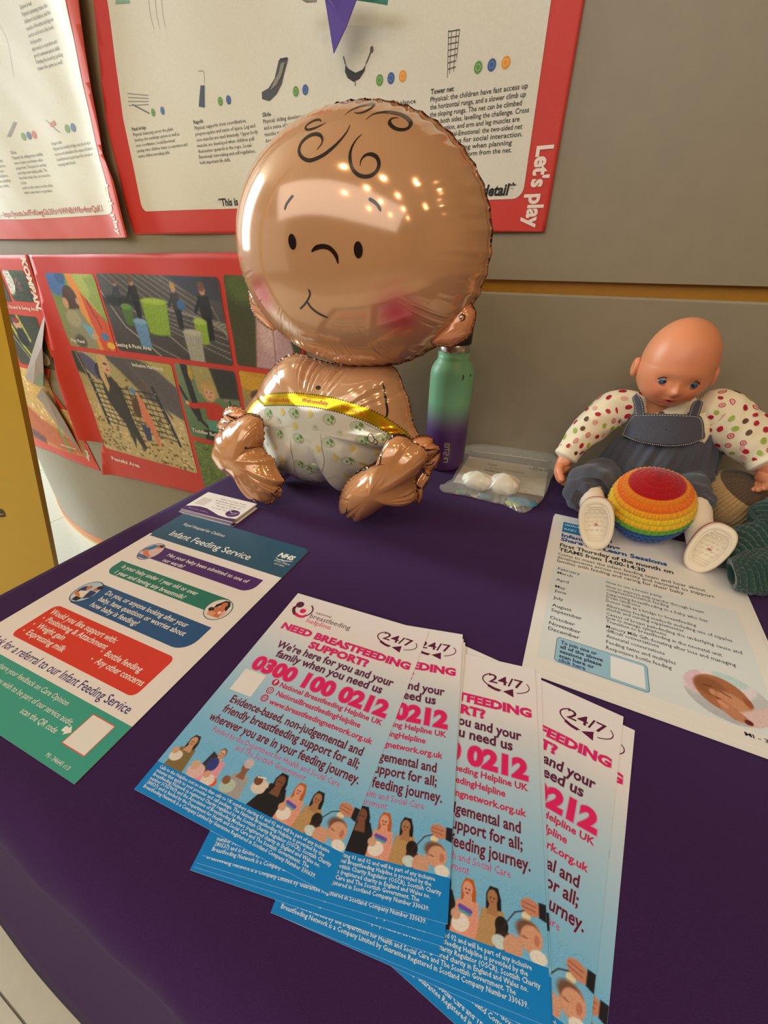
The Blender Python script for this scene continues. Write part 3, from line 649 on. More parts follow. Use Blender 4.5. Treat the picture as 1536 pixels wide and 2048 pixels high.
# ---- A4 leaflet 'Infant Feeding Service'
def infant_leaflet():
    pr = Print(True)
    pr.rect(0, 0, 210, 57, (36, 84, 112), 1); pr.rect(0, 57, 210, 252, (240, 234, 232), 1); pr.rect(0, 252, 210, 297, (60, 164, 148), 1)
    pr.rrect(36, 69, 193.5, 93, 14, (76, 34, 112), 2, (0, 0, 1, 0)); pr.rrect(16, 110, 180, 133, 12, (34, 124, 106), 2, (0, 0, 0, 1))
    pr.rrect(30, 148.5, 192, 182, 17, (38, 88, 142), 2, (0, 0, 1, 0)); pr.rrect(22, 190, 189, 234, 6.5, (222, 62, 52), 2)
    pr.rect(173.5, 257.5, 197.5, 281.5, (238, 236, 232), 2); pr.rrect(172.7, 256.7, 198.3, 282.3, 1.2, (214, 96, 84), 1.6)
    base = pr
    t = Print(True); W_ = (244, 242, 238)
    t.text('Royal Hospital for Children', 20, 18, 8.2, W_, 4, w=71); t.text('Infant Feeding Service', 22, 42, 16, W_, 4, w=131, bold=.008, res=3)
    t.text('NHS', 181, 20.5, 11.5, W_, 4, w=22, bold=.05, ital=.15, caps=True); t.stroke([(180, 27), (186, 30), (191, 28.5), (192, 30), (198, 28), (205, 26)], 1.5, W_, 4)
    t.text('Greater Glasgow', 182, 33, 4.4, W_, 4, w=23); t.text('and Clyde', 186, 38, 4.4, W_, 4, w=14)
    t.text('Has your baby been admitted to one of', 57, 78.6, 8.4, W_, 4, w=123, bold=.012); t.text('our wards?', 60, 88.6, 8.4, W_, 4, w=33, bold=.012)
    t.text('Is your baby under 1 year old or over', 27, 117.5, 8.6, W_, 4, w=116, bold=.012); t.text('1 year and having any breastmilk?', 29, 127.8, 8.6, W_, 4, w=106, bold=.012)
    t.text('Do you, or anyone looking after your', 52, 156.5, 9, W_, 4, w=117, bold=.012); t.text('baby, have questions or worries about', 54, 165.8, 9, W_, 4, w=121, bold=.012); t.text('how baby is feeding?', 54, 175, 9, W_, 4, w=68, bold=.012)
    t.text('Would you like support with:', 27, 198.8, 9.2, W_, 4, w=96, bold=.012)
    for y, x, s_ in ((207.5, 35, 'Positioning & Attachment'), (216.5, 35, 'Weight gain'), (225.6, 35, 'Expressing milk'), (212.3, 127, 'Bottle feeding'), (221.5, 127, 'Any other concerns')):
        t.ell(x-6, y, .9, .9, W_, 4, n=10); t.text(s_, x, y, 8.8, W_, 4, w=len(s_)*(3.6 if x < 50 else 3.25), bold=.012)
    t.text('Ask for a referral to our Infant Feeding Service', 14, 243.5, 11.5, (74, 52, 128), 4, w=183, bold=.006, res=3)
    t.text('Please share your feedback on Care Opinion', 36, 259.5, 6.6, W_, 4, w=110); t.text('If you wish to be part of our service audit,', 62, 269, 6.6, W_, 4, w=104); t.text('scan the QR code', 118, 278, 6.6, W_, 4, w=43)
    t.poly([(163, 272), (167, 272), (167, 270), (172, 274), (167, 278), (167, 276), (163, 276)], W_, 4)
    t.text('MI - 346645 v1.0', 172, 292, 4.2, W_, 4, w=25)
    allp = []
    def disc(cx, cy, rx, ry, bg, items, rim):
        pics = Print(True); allp.append(pics); pics.ell(cx, cy, rx+1, ry+1, rim, 4); pics.ell(cx, cy, rx, ry, bg, 5)
        for i, (P, c_) in enumerate(items): pics.poly([(cx+a*rx, cy+b*ry) for a, b in P], c_, 6+i*.5)
    el = lambda x, y, r, q=None, n=16: [(x+r*math.cos(6.283*i/n), y+(q or r)*math.sin(6.283*i/n)) for i in range(n)]
    disc(32, 82, 12.6, 16.6, (226, 196, 196), [([(-.9, .3), (-.95, -.1), (-.6, -.7), (-.1, -.8), (-.1, -.3), (-.5, .1)], (44, 122, 176)), (el(.25, -.72, .32, .2), (40, 28, 36)), (el(.15, -.55, .26, .14), (222, 140, 110)), ([(-.85, .1), (-.6, -.1), (.2, .35), (.6, .4), (.5, .55), (-.2, .6)], (222, 128, 96)), ([(-.8, .55), (.7, .6), (.45, .88), (-.5, .88)], (74, 110, 156))], (66, 52, 110))
    disc(30.5, 164, 12.8, 16, (186, 208, 226), [(el(-.5, .0, .36, .4), (40, 60, 110)), (el(-.25, -.35, .22), (206, 128, 84)), ([(-.6, .1), (.1, -.1), (.4, .3), (.2, .8), (-.5, .8)], (238, 226, 208)), (el(.5, -.45, .24, .24), (200, 130, 90)), ([(.2, -.2), (.9, -.2), (.95, .3), (.5, .6), (.3, .2)], (44, 62, 116)), (el(.62, -.62, .26, .18), (40, 30, 34)), ([(-.9, .2), (-.4, .3), (.1, .5), (.0, .62), (-.8, .45)], (206, 128, 84)), ([(-.3, .6), (.4, .55), (.3, .9), (-.2, .92)], (30, 34, 60))], (36, 66, 120))
    disc(180, 126, 13.6, 14.4, (238, 226, 220), [([(-.1, -.9), (.3, -.95), (.62, -.6), (.7, 0), (.5, .1), (.3, -.4), (-.1, -.4), (-.4, .1), (-.5, -.3)], (34, 26, 34)), (el(.12, -.48, .25, .3), (214, 120, 78)), ([(-.2, -.2), (.4, -.25), (.75, .2), (.6, .7), (-.1, .75), (-.55, .5)], (214, 120, 78)), (el(-.5, .2, .24, .2), (40, 30, 36)), ([(-.4, .3), (.1, .35), (.15, .7), (-.5, .75)], (232, 160, 120)), (el(.35, .25, .14, .14), (244, 232, 228)), ([(.5, -.1), (.85, .0), (.8, .5), (.6, .5)], (240, 186, 176))], (34, 124, 106))
    return base, t, allp
B_, T_, C_ = infant_leaflet()
F1 = (-.4759, .3244, .0487)
o2, mp_ = sheet('leaflet', 210, 297, (F1[0]-.004, F1[1]+.0045), F1[2]-.004, .0002, .00025, label='teal and white hospital leaflet peeking out from under its twin at the upper left', group='hospital leaflets')
B_.build('printed_panels', mp_, M_ink, o2)
o1, mp_ = sheet('leaflet', 210, 297, F1[:2], F1[2], .0006, .00025, label='large hospital leaflet with teal header and purple, green, blue and red text boxes, on top', group='hospital leaflets')
B_.build('printed_panels', mp_, M_ink, o1); T_.build('lettering', mp_, M_ink, o1)
for k_ in C_: k_.build('round_picture', mp_, M_ink, o1)

# ---- A5 helpline flyers
PINK = (232, 36, 112); BURG = (96, 24, 66); BLUE = (0, 136, 222)
def skyc(y):
    t = min(1, max(0, (y-45)/125)); a = np.array((240, 236, 240)); b = np.array((120, 190, 236)); return a*(1-t)+b*t
def helpline():
    base = Print(True)
    ys = np.linspace(0, 190, 48); A = np.array([[skyc(y+10*(x/148-.5)*-1) for x in np.linspace(0, 148, 12)] for y in ys]); base.img(0, 0, 148, 190, A, 1)
    base.rect(0, 189, 148, 210, BLUE, 1.5)
    im = Im(148, 30, 330, (0, 0, 0)); im.A = np.array([[skyc(y) for _ in range(im.A.shape[1])] for y in np.linspace(161, 190, im.A.shape[0])]).reshape(im.A.shape)
    def mum(x, y, hair, skin, top, s=1., long=True, cap=None, lean=0):
        if long: im.poly([(x-4*s, y-1*s), (x-2*s, y-5*s), (x+2.5*s, y-5*s), (x+4.4*s, y), (x+4.8*s, y+9*s), (x-3.6*s, y+9*s)], hair, soft=1.2)
        im.poly([(x-6*s+lean, y+6*s), (x+6*s+lean, y+5*s), (x+8*s+lean, y+24*s), (x-9*s+lean, y+24*s)], top, soft=1.5)
        im.poly([(x-1.5*s, y+2*s), (x+2*s, y+2*s), (x+3*s, y+8*s), (x-3.5*s, y+8*s)], skin)
        im.ell(x-.4*s, y, 2.9*s, 3.7*s, hair if not long else skin, soft=1.2); im.ell(x-.6*s, y+.4*s, 2.5*s, 3.2*s, skin)
        im.ell(x-1.4*s, y+.2*s, .5, .35, (50, 34, 34)); im.ell(x+.5*s, y+.3*s, .5, .35, (50, 34, 34)); im.ell(x-.5*s, y+2*s, .9, .4, (170, 70, 70))
        if cap: im.ell(x, y-3.2*s, 3.6*s, 3.6*s, cap)
    def bab(x, y, c, skin=(216, 168, 140), r=2.6): im.ell(x+2, y+3, r*1.9, r*1.5, c, -20, soft=1.4); im.ell(x-1, y, r, r*.95, skin)
    mum(14, 9, (52, 34, 28), (206, 160, 126), (132, 110, 70)); bab(7, 19, (230, 222, 214)); mum(40, 8, (104, 60, 44), (222, 176, 150), (232, 158, 178), long=False); im.poly([(33, 9), (38, 11), (37, 24), (30, 24)], (54, 50, 56)); im.ell(38, 17, 4.2, 5, (56, 62, 140)); bab(28, 22, (232, 190, 190), (214, 176, 150), 3.4); im.ell(46, 27, 3, 3, (230, 90, 60)); bab(40, 24, (236, 220, 210))
    mum(62, 10, (120, 80, 60), (150, 100, 74), (168, 164, 168), long=False, cap=(206, 192, 204)); bab(55, 22, (186, 206, 196), (140, 96, 70), 3)
    im.poly([(84, 12), (96, 12), (104, 30), (76, 30)], (34, 30, 38)); bab(76, 14, (230, 214, 206), (122, 76, 54), 3.2); im.line([(73.5, 12), (79, 11)], 1, (240, 236, 230)); mum(90, 9, (22, 18, 24), (126, 82, 62), (30, 28, 36), 1.15)
    mum(105, 9, (192, 96, 40), (228, 164, 140), (230, 160, 140)); im.line([(101, 18), (107, 19)], 2.2, (110, 80, 190)); im.line([(101, 19.6), (107, 20.6)], 1.1, (60, 170, 190)); bab(100, 22, (240, 232, 228), (216, 170, 146), 2.6)
    mum(119, 9, (26, 20, 24), (176, 128, 92), (190, 152, 104)); im.ell(124, 20, 3.6, 4, (34, 26, 26)); im.poly([(121, 22), (128, 22), (129, 30), (120, 30)], (52, 36, 32)); im.ell(123, 27, 4, 3, (206, 222, 226))
    im.line([(124, 21), (131, 12), (137, 9.5)], .6, (60, 50, 50)); im.ell(137, 12.2, 2.4, 2, (236, 226, 190)); im.ell(139.6, 7.4, 5.6, 3.8, (206, 140, 116), 12); im.line([(135, 6), (142, 6.6)], .5, (150, 90, 74)); im.line([(135, 8), (142, 8.8)], .5, (150, 90, 74)); im.poly([(144, 4), (148, 4), (148, 12), (144, 11)], (30, 28, 40))
    im.ell(139, 20.4, 6.4, 6.4, (216, 160, 132)); im.ell(137.5, 17.8, 6, 4.2, (120, 84, 70), soft=4); im.ell(139.6, 20.6, 5.6, 5.2, (220, 164, 136), soft=2); im.ell(142.4, 21, 1.5, 2.2, (196, 126, 106)); im.ell(130, 27, 5, 5, (214, 162, 138), soft=1.6); im.ell(143, 27.6, 4.4, 3, (236, 232, 228)); im.line([(135, 21), (137.4, 21.4)], .5, (120, 74, 66))
    im.noise(.05, 3); base.img(0, 161, 148, 190, im.get(), 2)
    base.rect(9, 101.5, 30, 123.5, (240, 238, 240), 2)
    t = Print(True)
    gl = (.035, (196, 176, 204)); g2 = (.03, (176, 176, 196))
    # logo: mother and child ring
    t.ring(18.5, 19.5, 9.8, 9.4, 1.5, BURG, 3, a0=-60, a1=205); t.ell(11.5, 14.5, 4.2, 4.4, BURG, 3.2); t.stroke([(9, 17), (8.5, 22), (12, 27), (17, 29.5)], 3.4, BURG, 3.1); t.ell(19, 21.5, 3.2, 3.2, PINK, 3.3); t.stroke([(13, 26), (17, 29), (23, 28.5), (25, 24.5)], 3.4, PINK, 3.3)
    t.text('national', 33, 18.6, 5, BURG, 3, w=17); t.text('breastfeeding', 29.5, 24.8, 8.4, BURG, 3, w=45); t.text('helpline', 29.5, 31.6, 8.4, PINK, 3, w=27)
    t.text('24/7', 108.5, 20.2, 12.5, BURG, 3, w=29, bold=.012, caps=True, res=4)
    t.ring(122.8, 22.3, 19.6, 8.6, 1.1, BURG, 3, a0=100, a1=228); t.ring(122.8, 22.3, 19.6, 8.6, .8, BURG, 3, a0=-28, a1=62); t.stroke([(108, 28.4), (113, 30.4), (118, 31.2)], 2.6, BURG, 3.1, taper=False); t.poly([(120.5, 31.2), (129, 26.6), (129.5, 34.6)], BURG, 3.1)
    kw = dict(bold=.045, glow=gl, caps=True)
    t.text('NEED BREASTFEEDING', 10.5, 45.6, 10.6, PINK, 3, w=133, **kw); t.text('SUPPORT?', 47.5, 56.8, 10.6, PINK, 3, w=60, **kw)
    t.text("We're here for you and your", 19.4, 68, 11, BURG, 3, w=116, bold=.02, glow=g2); t.text('family when you need us', 25, 77.6, 11, BURG, 3, w=104, bold=.02, glow=g2)
    t.text('0300 100 0212', 11, 92, 19, PINK, 3, w=129, bold=.055, glow=(.03, (206, 160, 196)), caps=True, res=4)
    for y in (104, 112.2, 119.8): t.ring(41.4, y, 2.8, 2.8, .9, (206, 40, 100), 3, n=20)
    t.ell(41.4, 104, 2.9, 2.9, (206, 40, 100), 3); t.text('f', 40.6, 104, 5, (244, 240, 240), 3.5, bold=.06); t.ring(41.4, 112.2, 1.2, 1.2, .6, (206, 40, 100), 3.2, n=14); t.stroke([(38.6, 119.8), (44.2, 119.8)], .5, (206, 40, 100), 3.2, taper=False); t.ring(41.4, 119.8, 1.2, 2.8, .5, (206, 40, 100), 3.2, n=14)
    c2 = (206, 36, 96); g3 = (.03, (190, 170, 196))
    t.text('National Breastfeeding Helpline UK', 46.5, 104.6, 6.2, c2, 3, w=93, bold=.02, glow=g3); t.text('NationalBreastfeedingHelpline', 48.5, 112.6, 6.2, c2, 3, w=76, bold=.02, glow=g3); t.text('www.breastfeedingnetwork.org.uk', 47, 121, 6.2, c2, 3, w=91, bold=.02, glow=g3)
    t.text('Evidence-based, non-judgemental and', 16.5, 130.6, 9.4, BURG, 3, w=118, bold=.018, glow=g2); t.text('friendly breastfeeding support for all;', 16.5, 139.6, 9.4, BURG, 3, w=119, bold=.018, glow=g2); t.text('wherever you are in your feeding journey.', 11, 149, 9.4, BURG, 3, w=129, bold=.018, glow=g2)
    t.text('Funded by the Department for Health and Social Care', 20.5, 156.4, 5.8, (226, 60, 130), 3, w=108, res=1); t.text('and The Scottish Government', 45.5, 161.6, 5.8, (226, 60, 130), 3, w=59, res=1)
    L = ['Calls to the Helpline cost no more than calls to UK numbers starting 01 and 02 and will be part of any inclusive', 'minutes that apply to your provider and call package. The National Breastfeeding Helpline is provided by the', 'Breastfeeding Network (a registered Charity regulated by the Scottish Charity Regulator (OSCR), Scottish Charity', 'number SC027007) and the Association of Breastfeeding Mothers (registered charity in England and Wales no.', '280537) and is funded by the Department for Health and Social Care and The Scottish Government. The', 'Breastfeeding Network is a Company Limited by Guarantee Registered in Scotland Company Number 330639.']
    for i, s_ in enumerate(L): t.text(s_, 4.5, 192.4+i*2.72, 3.0, (232, 240, 246), 3, w=(135, 133, 139, 133, 127, 133)[i], bold=.012, res=1)
    return base, t
HB, HT = helpline()
protoB = protoT = None
def flyer(TRp, deg, z, label, dx=0, dy=0, full=True):
    """A5 flyer placed by its top right corner"""
    global protoB, protoT
    a = math.radians(deg); c, s_ = math.cos(a), math.sin(a)
    tl = (TRp[0]-.148*c, TRp[1]-.148*s_)
    o = mk('flyer', [(x*.001, y*.001, zz) for zz in (.0003, 0) for x, y in ((0, 0), (148, 0), (148, -210), (0, -210))], [(0, 3, 2, 1), (4, 5, 6, 7), (0, 1, 5, 4), (1, 2, 6, 5), (2, 3, 7, 6), (3, 0, 4, 7)], M_paper, loc=(0, 0, 0), smooth=False)
    o.location = (tl[0], tl[1], z+TZ); o.rotation_euler = (0, 0, a); tag(o, label, 'flyer', 'breastfeeding helpline flyers fanned out at the front')
    if protoB is None:
        mp = lambda x, y, l: np.array([x*.001, -y*.001, .0003+l*.00003])
        k = bpy.data.objects.new('k', None); COL.objects.link(k); k.location = (0, 0, TZ)
        protoB = HB.build('colour_print', mp, M_ink, k); protoT = HT.build('lettering', mp, M_ink, k)
        for p_ in (protoB, protoT): p_.parent = o
        bpy.data.objects.remove(k)
    else:
        for p_ in (protoB, protoT):
            q = p_.copy(); COL.objects.link(q); q.parent = o
    return o
zf = .0002; dz = .00038
FL = [((.0985, .2575), -5.6, 'helpline flyer at the bottom of the right hand fan, only its white right edge showing'),
      ((.0905, .2660), -5.0, 'rightmost helpline flyer with its own 24/7 sign at the right end of the fan'),
      ((.0245, .2780), 9.4, 'hidden helpline flyer whose right edge shows beside the third one'),
      ((.0190, .2800), 10.6, 'third helpline flyer from the left, its blue foot reaching furthest to the lower left'),
      ((-.0440, .2770), 12.6, 'lowest helpline flyer of the second bundle, its edge just showing on the right'),
      ((-.0460, .2805), 13.4, 'helpline flyer in the middle of the second bundle, its corner showing under the first flyer'),
      ((-.0485, .2835), 14.0, 'second helpline flyer of the second bundle, just beneath its top one'),
      ((-.0510, .2885), 14.6, 'second helpline flyer from the left with half its 24/7 sign covered'),
      ((-.2291+.148*math.cos(.0885), .263+.148*math.sin(.0885)), math.degrees(.0885), 'leftmost helpline flyer, fully visible on top of the fan with its logo and phone number')]
for i, (p_, a_, lab) in enumerate(FL): flyer(p_, a_, zf+i*dz, lab)

# ---- A4 session programme
def sessions():
    b = Print(True); b.rect(10.5, 128, 196, 283, (224, 230, 232), 1); b.rect(13.5, 19, 76, 47, (40, 128, 178), 2)
    b.rrect(25.5, 248.5, 103.5, 281, 4, (40, 84, 120), 2); b.rrect(26, 249, 103, 280.5, 3.6, (158, 200, 222), 2.5); b.rect(73, 251.5, 100.5, 277.8, (238, 240, 242), 3)
    im = Im(66, 54, 110, (206, 208, 210), (186, 188, 192)).ell(24, 12, 34, 22, (232, 222, 228), -10, soft=4).ell(40, 6, 14, 8, (196, 220, 220), soft=4).ell(10, 18, 8, 16, (226, 196, 206), soft=4)
    im.ell(30, 26, 21, 18, (176, 112, 78), 28, soft=2.5).ell(22, 22, 12, 10, (150, 92, 62), soft=6).ell(36, 32, 12, 9, (206, 146, 110), 20, soft=5).poly([(40, 40), (66, 22), (66, 54), (44, 54)], (226, 196, 196), soft=4).ell(23, 27, 2.6, 3.2, (206, 146, 110), soft=1.5).line([(17, 22), (23, 21)], .8, (80, 44, 30)).line([(29, 24), (36, 27)], .9, (80, 44, 30)).ell(27, 33, 3.4, 1.4, (140, 66, 56), 20).ell(48, 27, 3, 5, (160, 94, 66), -20, soft=1.5)
    im.poly([(24, 34), (30, 32), (44, 44), (44, 50), (34, 50), (27, 44)], (196, 134, 100), soft=1.5).ell(27, 36, 2.2, 2, (216, 156, 122)).ell(30, 38.4, 2.2, 2, (216, 156, 122)).ell(44, 48, 3, 2.6, (110, 30, 40)).noise(.05, 4)
    A = im.get(); h, w_ = A.shape[:2]; xs = np.linspace(129.5, 195.5, w_); ys = np.linspace(228, 282, h); F = []; P = np.array([(x, y) for y in ys for x in xs])
    for j in range(h-1):
        for i in range(w_-1):
            if ((xs[i]-162.5)/32.5)**2+((ys[j]-255)/26.5)**2 < 1: F.append((j*w_+i, (j+1)*w_+i, (j+1)*w_+i+1, j*w_+i+1))
    b.add(P, F, A.reshape(-1, 3), 2)
    t = Print(True); HB_ = (32, 90, 160); K = (46, 46, 52); K2 = (54, 58, 76)
    t.text('unicef', 16, 25.5, 8, (226, 238, 244), 3, w=24, bold=.02); t.text('BABY FRIENDLY', 16, 38, 7, (200, 224, 236), 3, w=50, bold=.02)
    t.text('Infant Feeding', 14.4, 56.6, 12, HB_, 3, w=71, bold=.04); t.text('Share and Learn Sessions', 14.2, 67.4, 12, HB_, 3, w=123, bold=.04)
    t.text('First Thursday of the month on', 14.2, 82, 11, K, 3, w=128, bold=.03); t.text('TEAMS from 14:00-14:30', 14, 93, 11, K, 3, w=98, bold=.03)
    for i, (s_, w_) in enumerate((('Come to meet the infant feeding team and hear about', 158), ('developments across maternity and neonatal to support', 165), ('families with feeding and caring for their baby.', 136))): t.text(s_, 13.4, 103.6+i*8, 8.6, K, 3, w=w_, bold=.004)
    for s_, y in (('February', 135.6), ('March', 144), ('April', 157.8), ('May', 171), ('June', 179), ('July', 191.4), ('August', 204.4), ('September', 212.6), ('October', 224.7), ('November', 233.3), ('December', 241.4)): t.text(s_, 16.4, y, 6.9, K2, 3, bold=.008)
    for s_, y, w_ in (('How to use a breast pump', 137, 56), ('How to improve milk transfer through breast', 145.2, 94), ('compressions/switch feeding', 151, 61), ('Supporting breastfeeding in a baby who has', 158.6, 95), ('Down Syndrome', 164.6, 33), ('Donor milk as a bridge to breastfeeding', 171.2, 83), ('Alternative feeding methods including use of nipples', 179.2, 112), ('shields and nursing supplementer', 185.2, 71), ('Causes of breast pain-finding the underlying cause and', 193, 117), ('how to manage symptoms', 198.8, 54), ('Transition to breastfeeding in the neonatal unit', 204.8, 99), ('Memory Milk Gift-donating after loss and managing', 213, 108), ('difficult conversations', 218.8, 46), ('Antenatal conversations', 226.6, 50), ('Feeding twins and multiples', 234.8, 58), ('Responisve bottle feeding', 242.6, 54)):
        t.text(s_, 69.4, y, 6.6, K2, 3, w=w_, bold=.006, res=1)
    for i, s_ in enumerate(('To join one or', 'all of the above', 'sessions please', 'scan here or')): t.text(s_, 29.6, 255+i*5.9, 6.2, (34, 54, 90), 3, w=(32, 37, 36, 30)[i], bold=.03)
    t.text('click here', 29.4, 278, 6.0, (30, 80, 150), 3, w=23, bold=.03); t.text('MI - 348852', 168, 288.5, 5, K2, 3, w=32, bold=.02)
    return b, t
SB, ST = sessions()
A4p = (.0027, .5781, .0171)
for i, (dx, dy, da) in enumerate([(-.001, -.0045, .004), (.004, -.002, -.006), (.0035, -.0075, .002), (0, 0, 0)]):
    o, mp_ = sheet('paper_sheet', 210, 297, (A4p[0]+dx, A4p[1]+dy), A4p[2]+da, .0002+i*.0004, .00025, label=None, cat='paper', group='A4 programme sheets')
    tag(o, ('lowest A4 sheet of the programme pile, its edge showing at the front', 'A4 sheet in the pile showing along the right edge of the programme', 'A4 sheet just beneath the programme, showing at its lower left corner', 'topmost A4 programme sheet listing monthly feeding sessions, under the doll shoes')[i])
    if i == 3: SB.build('colour_print', mp_, M_ink, o); ST.build('lettering', mp_, M_ink, o)

# ---- stack of business cards by the balloon's foot
ca = math.atan2(.3974-.3902, -.3981+.4942)
nC = 9
for i in range(nC):
    j = nC-1-i; ox, oy = rng.uniform(-.0006, .0006)-.0002*j, rng.uniform(-.0005, .0005)-.0006*j
    if j == nC-1: ox, oy = .003, -.004
    th = .00055; z = .0002+i*(th+.00004)
    o, mp_ = sheet('business_card', 92, 55, (-.4905+ox, .3862+oy), ca+rng.uniform(-.012, .012), z, th, label='top business card with a purple wave and emblem, in the stack by the balloon foot' if j == 0 else 'white business card '+('', 'second', 'third', 'fourth', 'fifth', 'sixth', 'seventh', 'eighth', 'ninth and lowest')[j]+' from the top of the stack by the balloon foot', cat='card', group=None if j == 0 else 'business cards under the top one')
    pr = Print(True)
    wave = [(0, 46), (10, 42), (22, 39.5), (34, 40), (48, 44), (62, 48.5), (76, 49.5), (92, 47), (92, 55), (0, 55)]
    pr.poly(wave, (72, 34, 96), 1)
    if j == 0:
        pr.rect(6, 16, 24, 36, (214, 206, 200), 1)
        pr.ell(78, 37, 10.5, 9, (72, 34, 96), 1.5); pr.stroke([(70, 32), (76, 36), (86, 33)], 1.6, (214, 200, 214), 2); pr.stroke([(74, 42), (80, 40), (84, 36)], 1.2, (190, 160, 190), 2)
        for k, (x, w__) in enumerate(((34, 46), (30, 54), (34, 48), (42, 34), (38, 42))): pr.text(['Infant Feeding Team', 'Breastfeeding support at home', 'Call us for a friendly chat', 'Monday to Friday', 'or scan the code'][k], x, 10+k*6.2, 4.2, (70, 50, 70), 2, w=w__, res=1)
        pr.text('Find us online', 8, 48.5, 3.6, (200, 180, 200), 2, w=36, res=1)
    pr.build('card_print', mp_, M_ink, o)
# ================================================================== foil balloon
class Pillow:
    """inflated foil cushion: a star-shaped outline in a plane, bulging front and back"""
    def __init__(s, O, n, outline, center, T, Tb=None, a=2.3, b=.62, seed=1, creases=(14, .0012), fine=.00025, N=420, scallop=.004, smooth=True, lobes=None):
        s.O = np.array(O, float); s.n = np.array(n, float)/np.linalg.norm(n)
        s.ex = np.cross((0, 0, 1), s.n)*1.0; s.ex /= np.linalg.norm(s.ex); s.ez = np.cross(s.n, s.ex)
        s.T, s.Tb, s.a, s.b, s.N = T, Tb or T, a, b, N
        P = np.array([s.px(*q) for q in outline]); s.c = np.array(s.px(*center))
        if smooth: P = crom(P, 360, closed=True)
        else:
            Q = np.vstack([P, P[:1]]); P = np.vstack([Q[i]+(Q[i+1]-Q[i])*t for i in range(len(Q)-1) for t in np.linspace(0, 1, 12, endpoint=False)])
        d = P-s.c; ang = np.arctan2(d[:, 1], d[:, 0]); rad = np.hypot(d[:, 0], d[:, 1])
        o = np.argsort(ang); ang, rad = ang[o], rad[o]
        s.ga = np.linspace(-math.pi, math.pi, N+1)
        s.gr = np.interp(s.ga, ang, rad, period=2*math.pi)
        r = np.random.RandomState(seed)
        s.sc = scallop*np.abs(np.sin(s.ga*28+np.interp(s.ga, np.linspace(-3.2, 3.2, 9), r.rand(9)*3)))
        n_, d_ = creases
        s.cr = [(r.uniform(-math.pi, math.pi), r.uniform(.012, .035), r.uniform(.45, .8), d_*r.uniform(.4, 1.3)) for _ in range(n_)]
        s.fine = fine; s.fk = [(k, r.uniform(0, 6.28), r.uniform(.3, 1)) for k in (37, 53, 71, 97, 113)]; s.lobes = lobes
    def px(s, x, y):
        d = ray(x, y); p = CAMP+d*(((s.O-CAMP)@s.n)/(d@s.n)); q = p-s.O; return q@s.ex, q@s.ez
    def R(s, phi): return np.interp(phi, s.ga, s.gr)
    def h(s, phi, r, back=False):
        T = s.Tb if back else s.T
        base = T*np.power(np.clip(1-np.power(np.clip(r, 0, 1), s.a), 0, 1), s.b)
        e = np.clip((r-.70)/.28, 0, 1)**1.5*np.clip((1.0-r)/.04, 0, 1)
        w_ = np.zeros_like(base)
        for k, p, am in s.fk: w_ = w_+s.fine*am*np.sin(k*phi+p)*e*np.clip(.55+.45*np.sin(3*phi+p), 0, 1)
        for c, sg, l, d in s.cr:
            dd = (phi-c+math.pi) % (2*math.pi)-math.pi
            ramp = np.clip((r-l)/(.25), 0, 1)*np.clip((1.0-r)/.03, 0, 1)
            w_ = w_-d*np.exp(-(dd/sg)**2)*ramp+d*.5*np.exp(-((np.abs(dd)-2*sg)/sg)**2)*ramp
        if s.lobes: w_ = w_+s.lobes(r*s.R(phi)*np.cos(phi), r*s.R(phi)*np.sin(phi), r)
        return base+w_
    def at(s, x, z, off=0.):
        dx, dz = x-s.c[0], z-s.c[1]; phi = math.atan2(dz, dx); r = math.hypot(dx, dz)/s.R(phi)
        hh = float(s.h(np.array([phi]), np.array([min(r, .999)]))[0])
        return s.O+s.ex*x+s.ez*z+s.n*(hh+off)
    def onto(s, x, y):
        """photo pixel -> (x, z) on the bulging front, in the cushion's plane coordinates"""
        d = ray(x, y); hh = s.T*.7
        for _ in range(14):
            p = CAMP+d*(((s.O+s.n*hh-CAMP)@s.n)/(d@s.n)); q = p-s.O; u, v = q@s.ex, q@s.ez
            dx, dz = u-s.c[0], v-s.c[1]; phi = math.atan2(dz, dx); r = min(.995, math.hypot(dx, dz)/s.R(phi)); hn = s.T*max(0, 1-r**s.a)**s.b
            hh = hh*.4+hn*.6
        return u, v
    def mesh(s, name, m, parent, rings=64, colf=None, flange=.003, col=(222, 160, 116), edge=(120, 66, 40), label=None):
        ph = s.ga[:-1]; N = s.N; rr = 1-(1-np.linspace(0, 1, rings)[1:])**1.6
        V = [s.O+s.ex*s.c[0]+s.ez*s.c[1]+s.n*s.h(np.array([0.]), np.array([0.]))[0]]; pl = [tuple(s.c)]
        def ring(r, back):
            Rr = s.R(ph)*r*(1-s.sc[:-1]*max(0, (r-.9)/.1)); X = s.c[0]+Rr*np.cos(ph); Z = s.c[1]+Rr*np.sin(ph); H = s.h(ph, np.full(N, r), back)*(-1 if back else 1)
            pl.extend(zip(X, Z)); V.extend(s.O+s.ex*X[:, None]+s.ez*Z[:, None]+s.n*H[:, None])
        for r in rr: ring(r, False)
        # seam flange
        k = s.R(ph)*(1-s.sc[:-1])+flange; X = s.c[0]+k*np.cos(ph); Z = s.c[1]+k*np.sin(ph); pl.extend(zip(X, Z)); V.extend(s.O+s.ex*X[:, None]+s.ez*Z[:, None]+s.n*(.0012*np.sin(ph*60))[:, None])
        nf = rings  # number of rings incl flange
        br = rr[::-1][::3]
        for r in br: ring(max(r, .02), True)
        F = [(0, 1+i, 1+(i+1) % N) for i in range(N)]
        tot = nf+len(br)
        for j in range(tot-1):
            F += [(1+j*N+i, 1+(j+1)*N+i, 1+(j+1)*N+(i+1) % N, 1+j*N+(i+1) % N) for i in range(N)]
        b = 1+(tot-1)*N; F.append(tuple(b+i for i in range(N-1, -1, -1)))
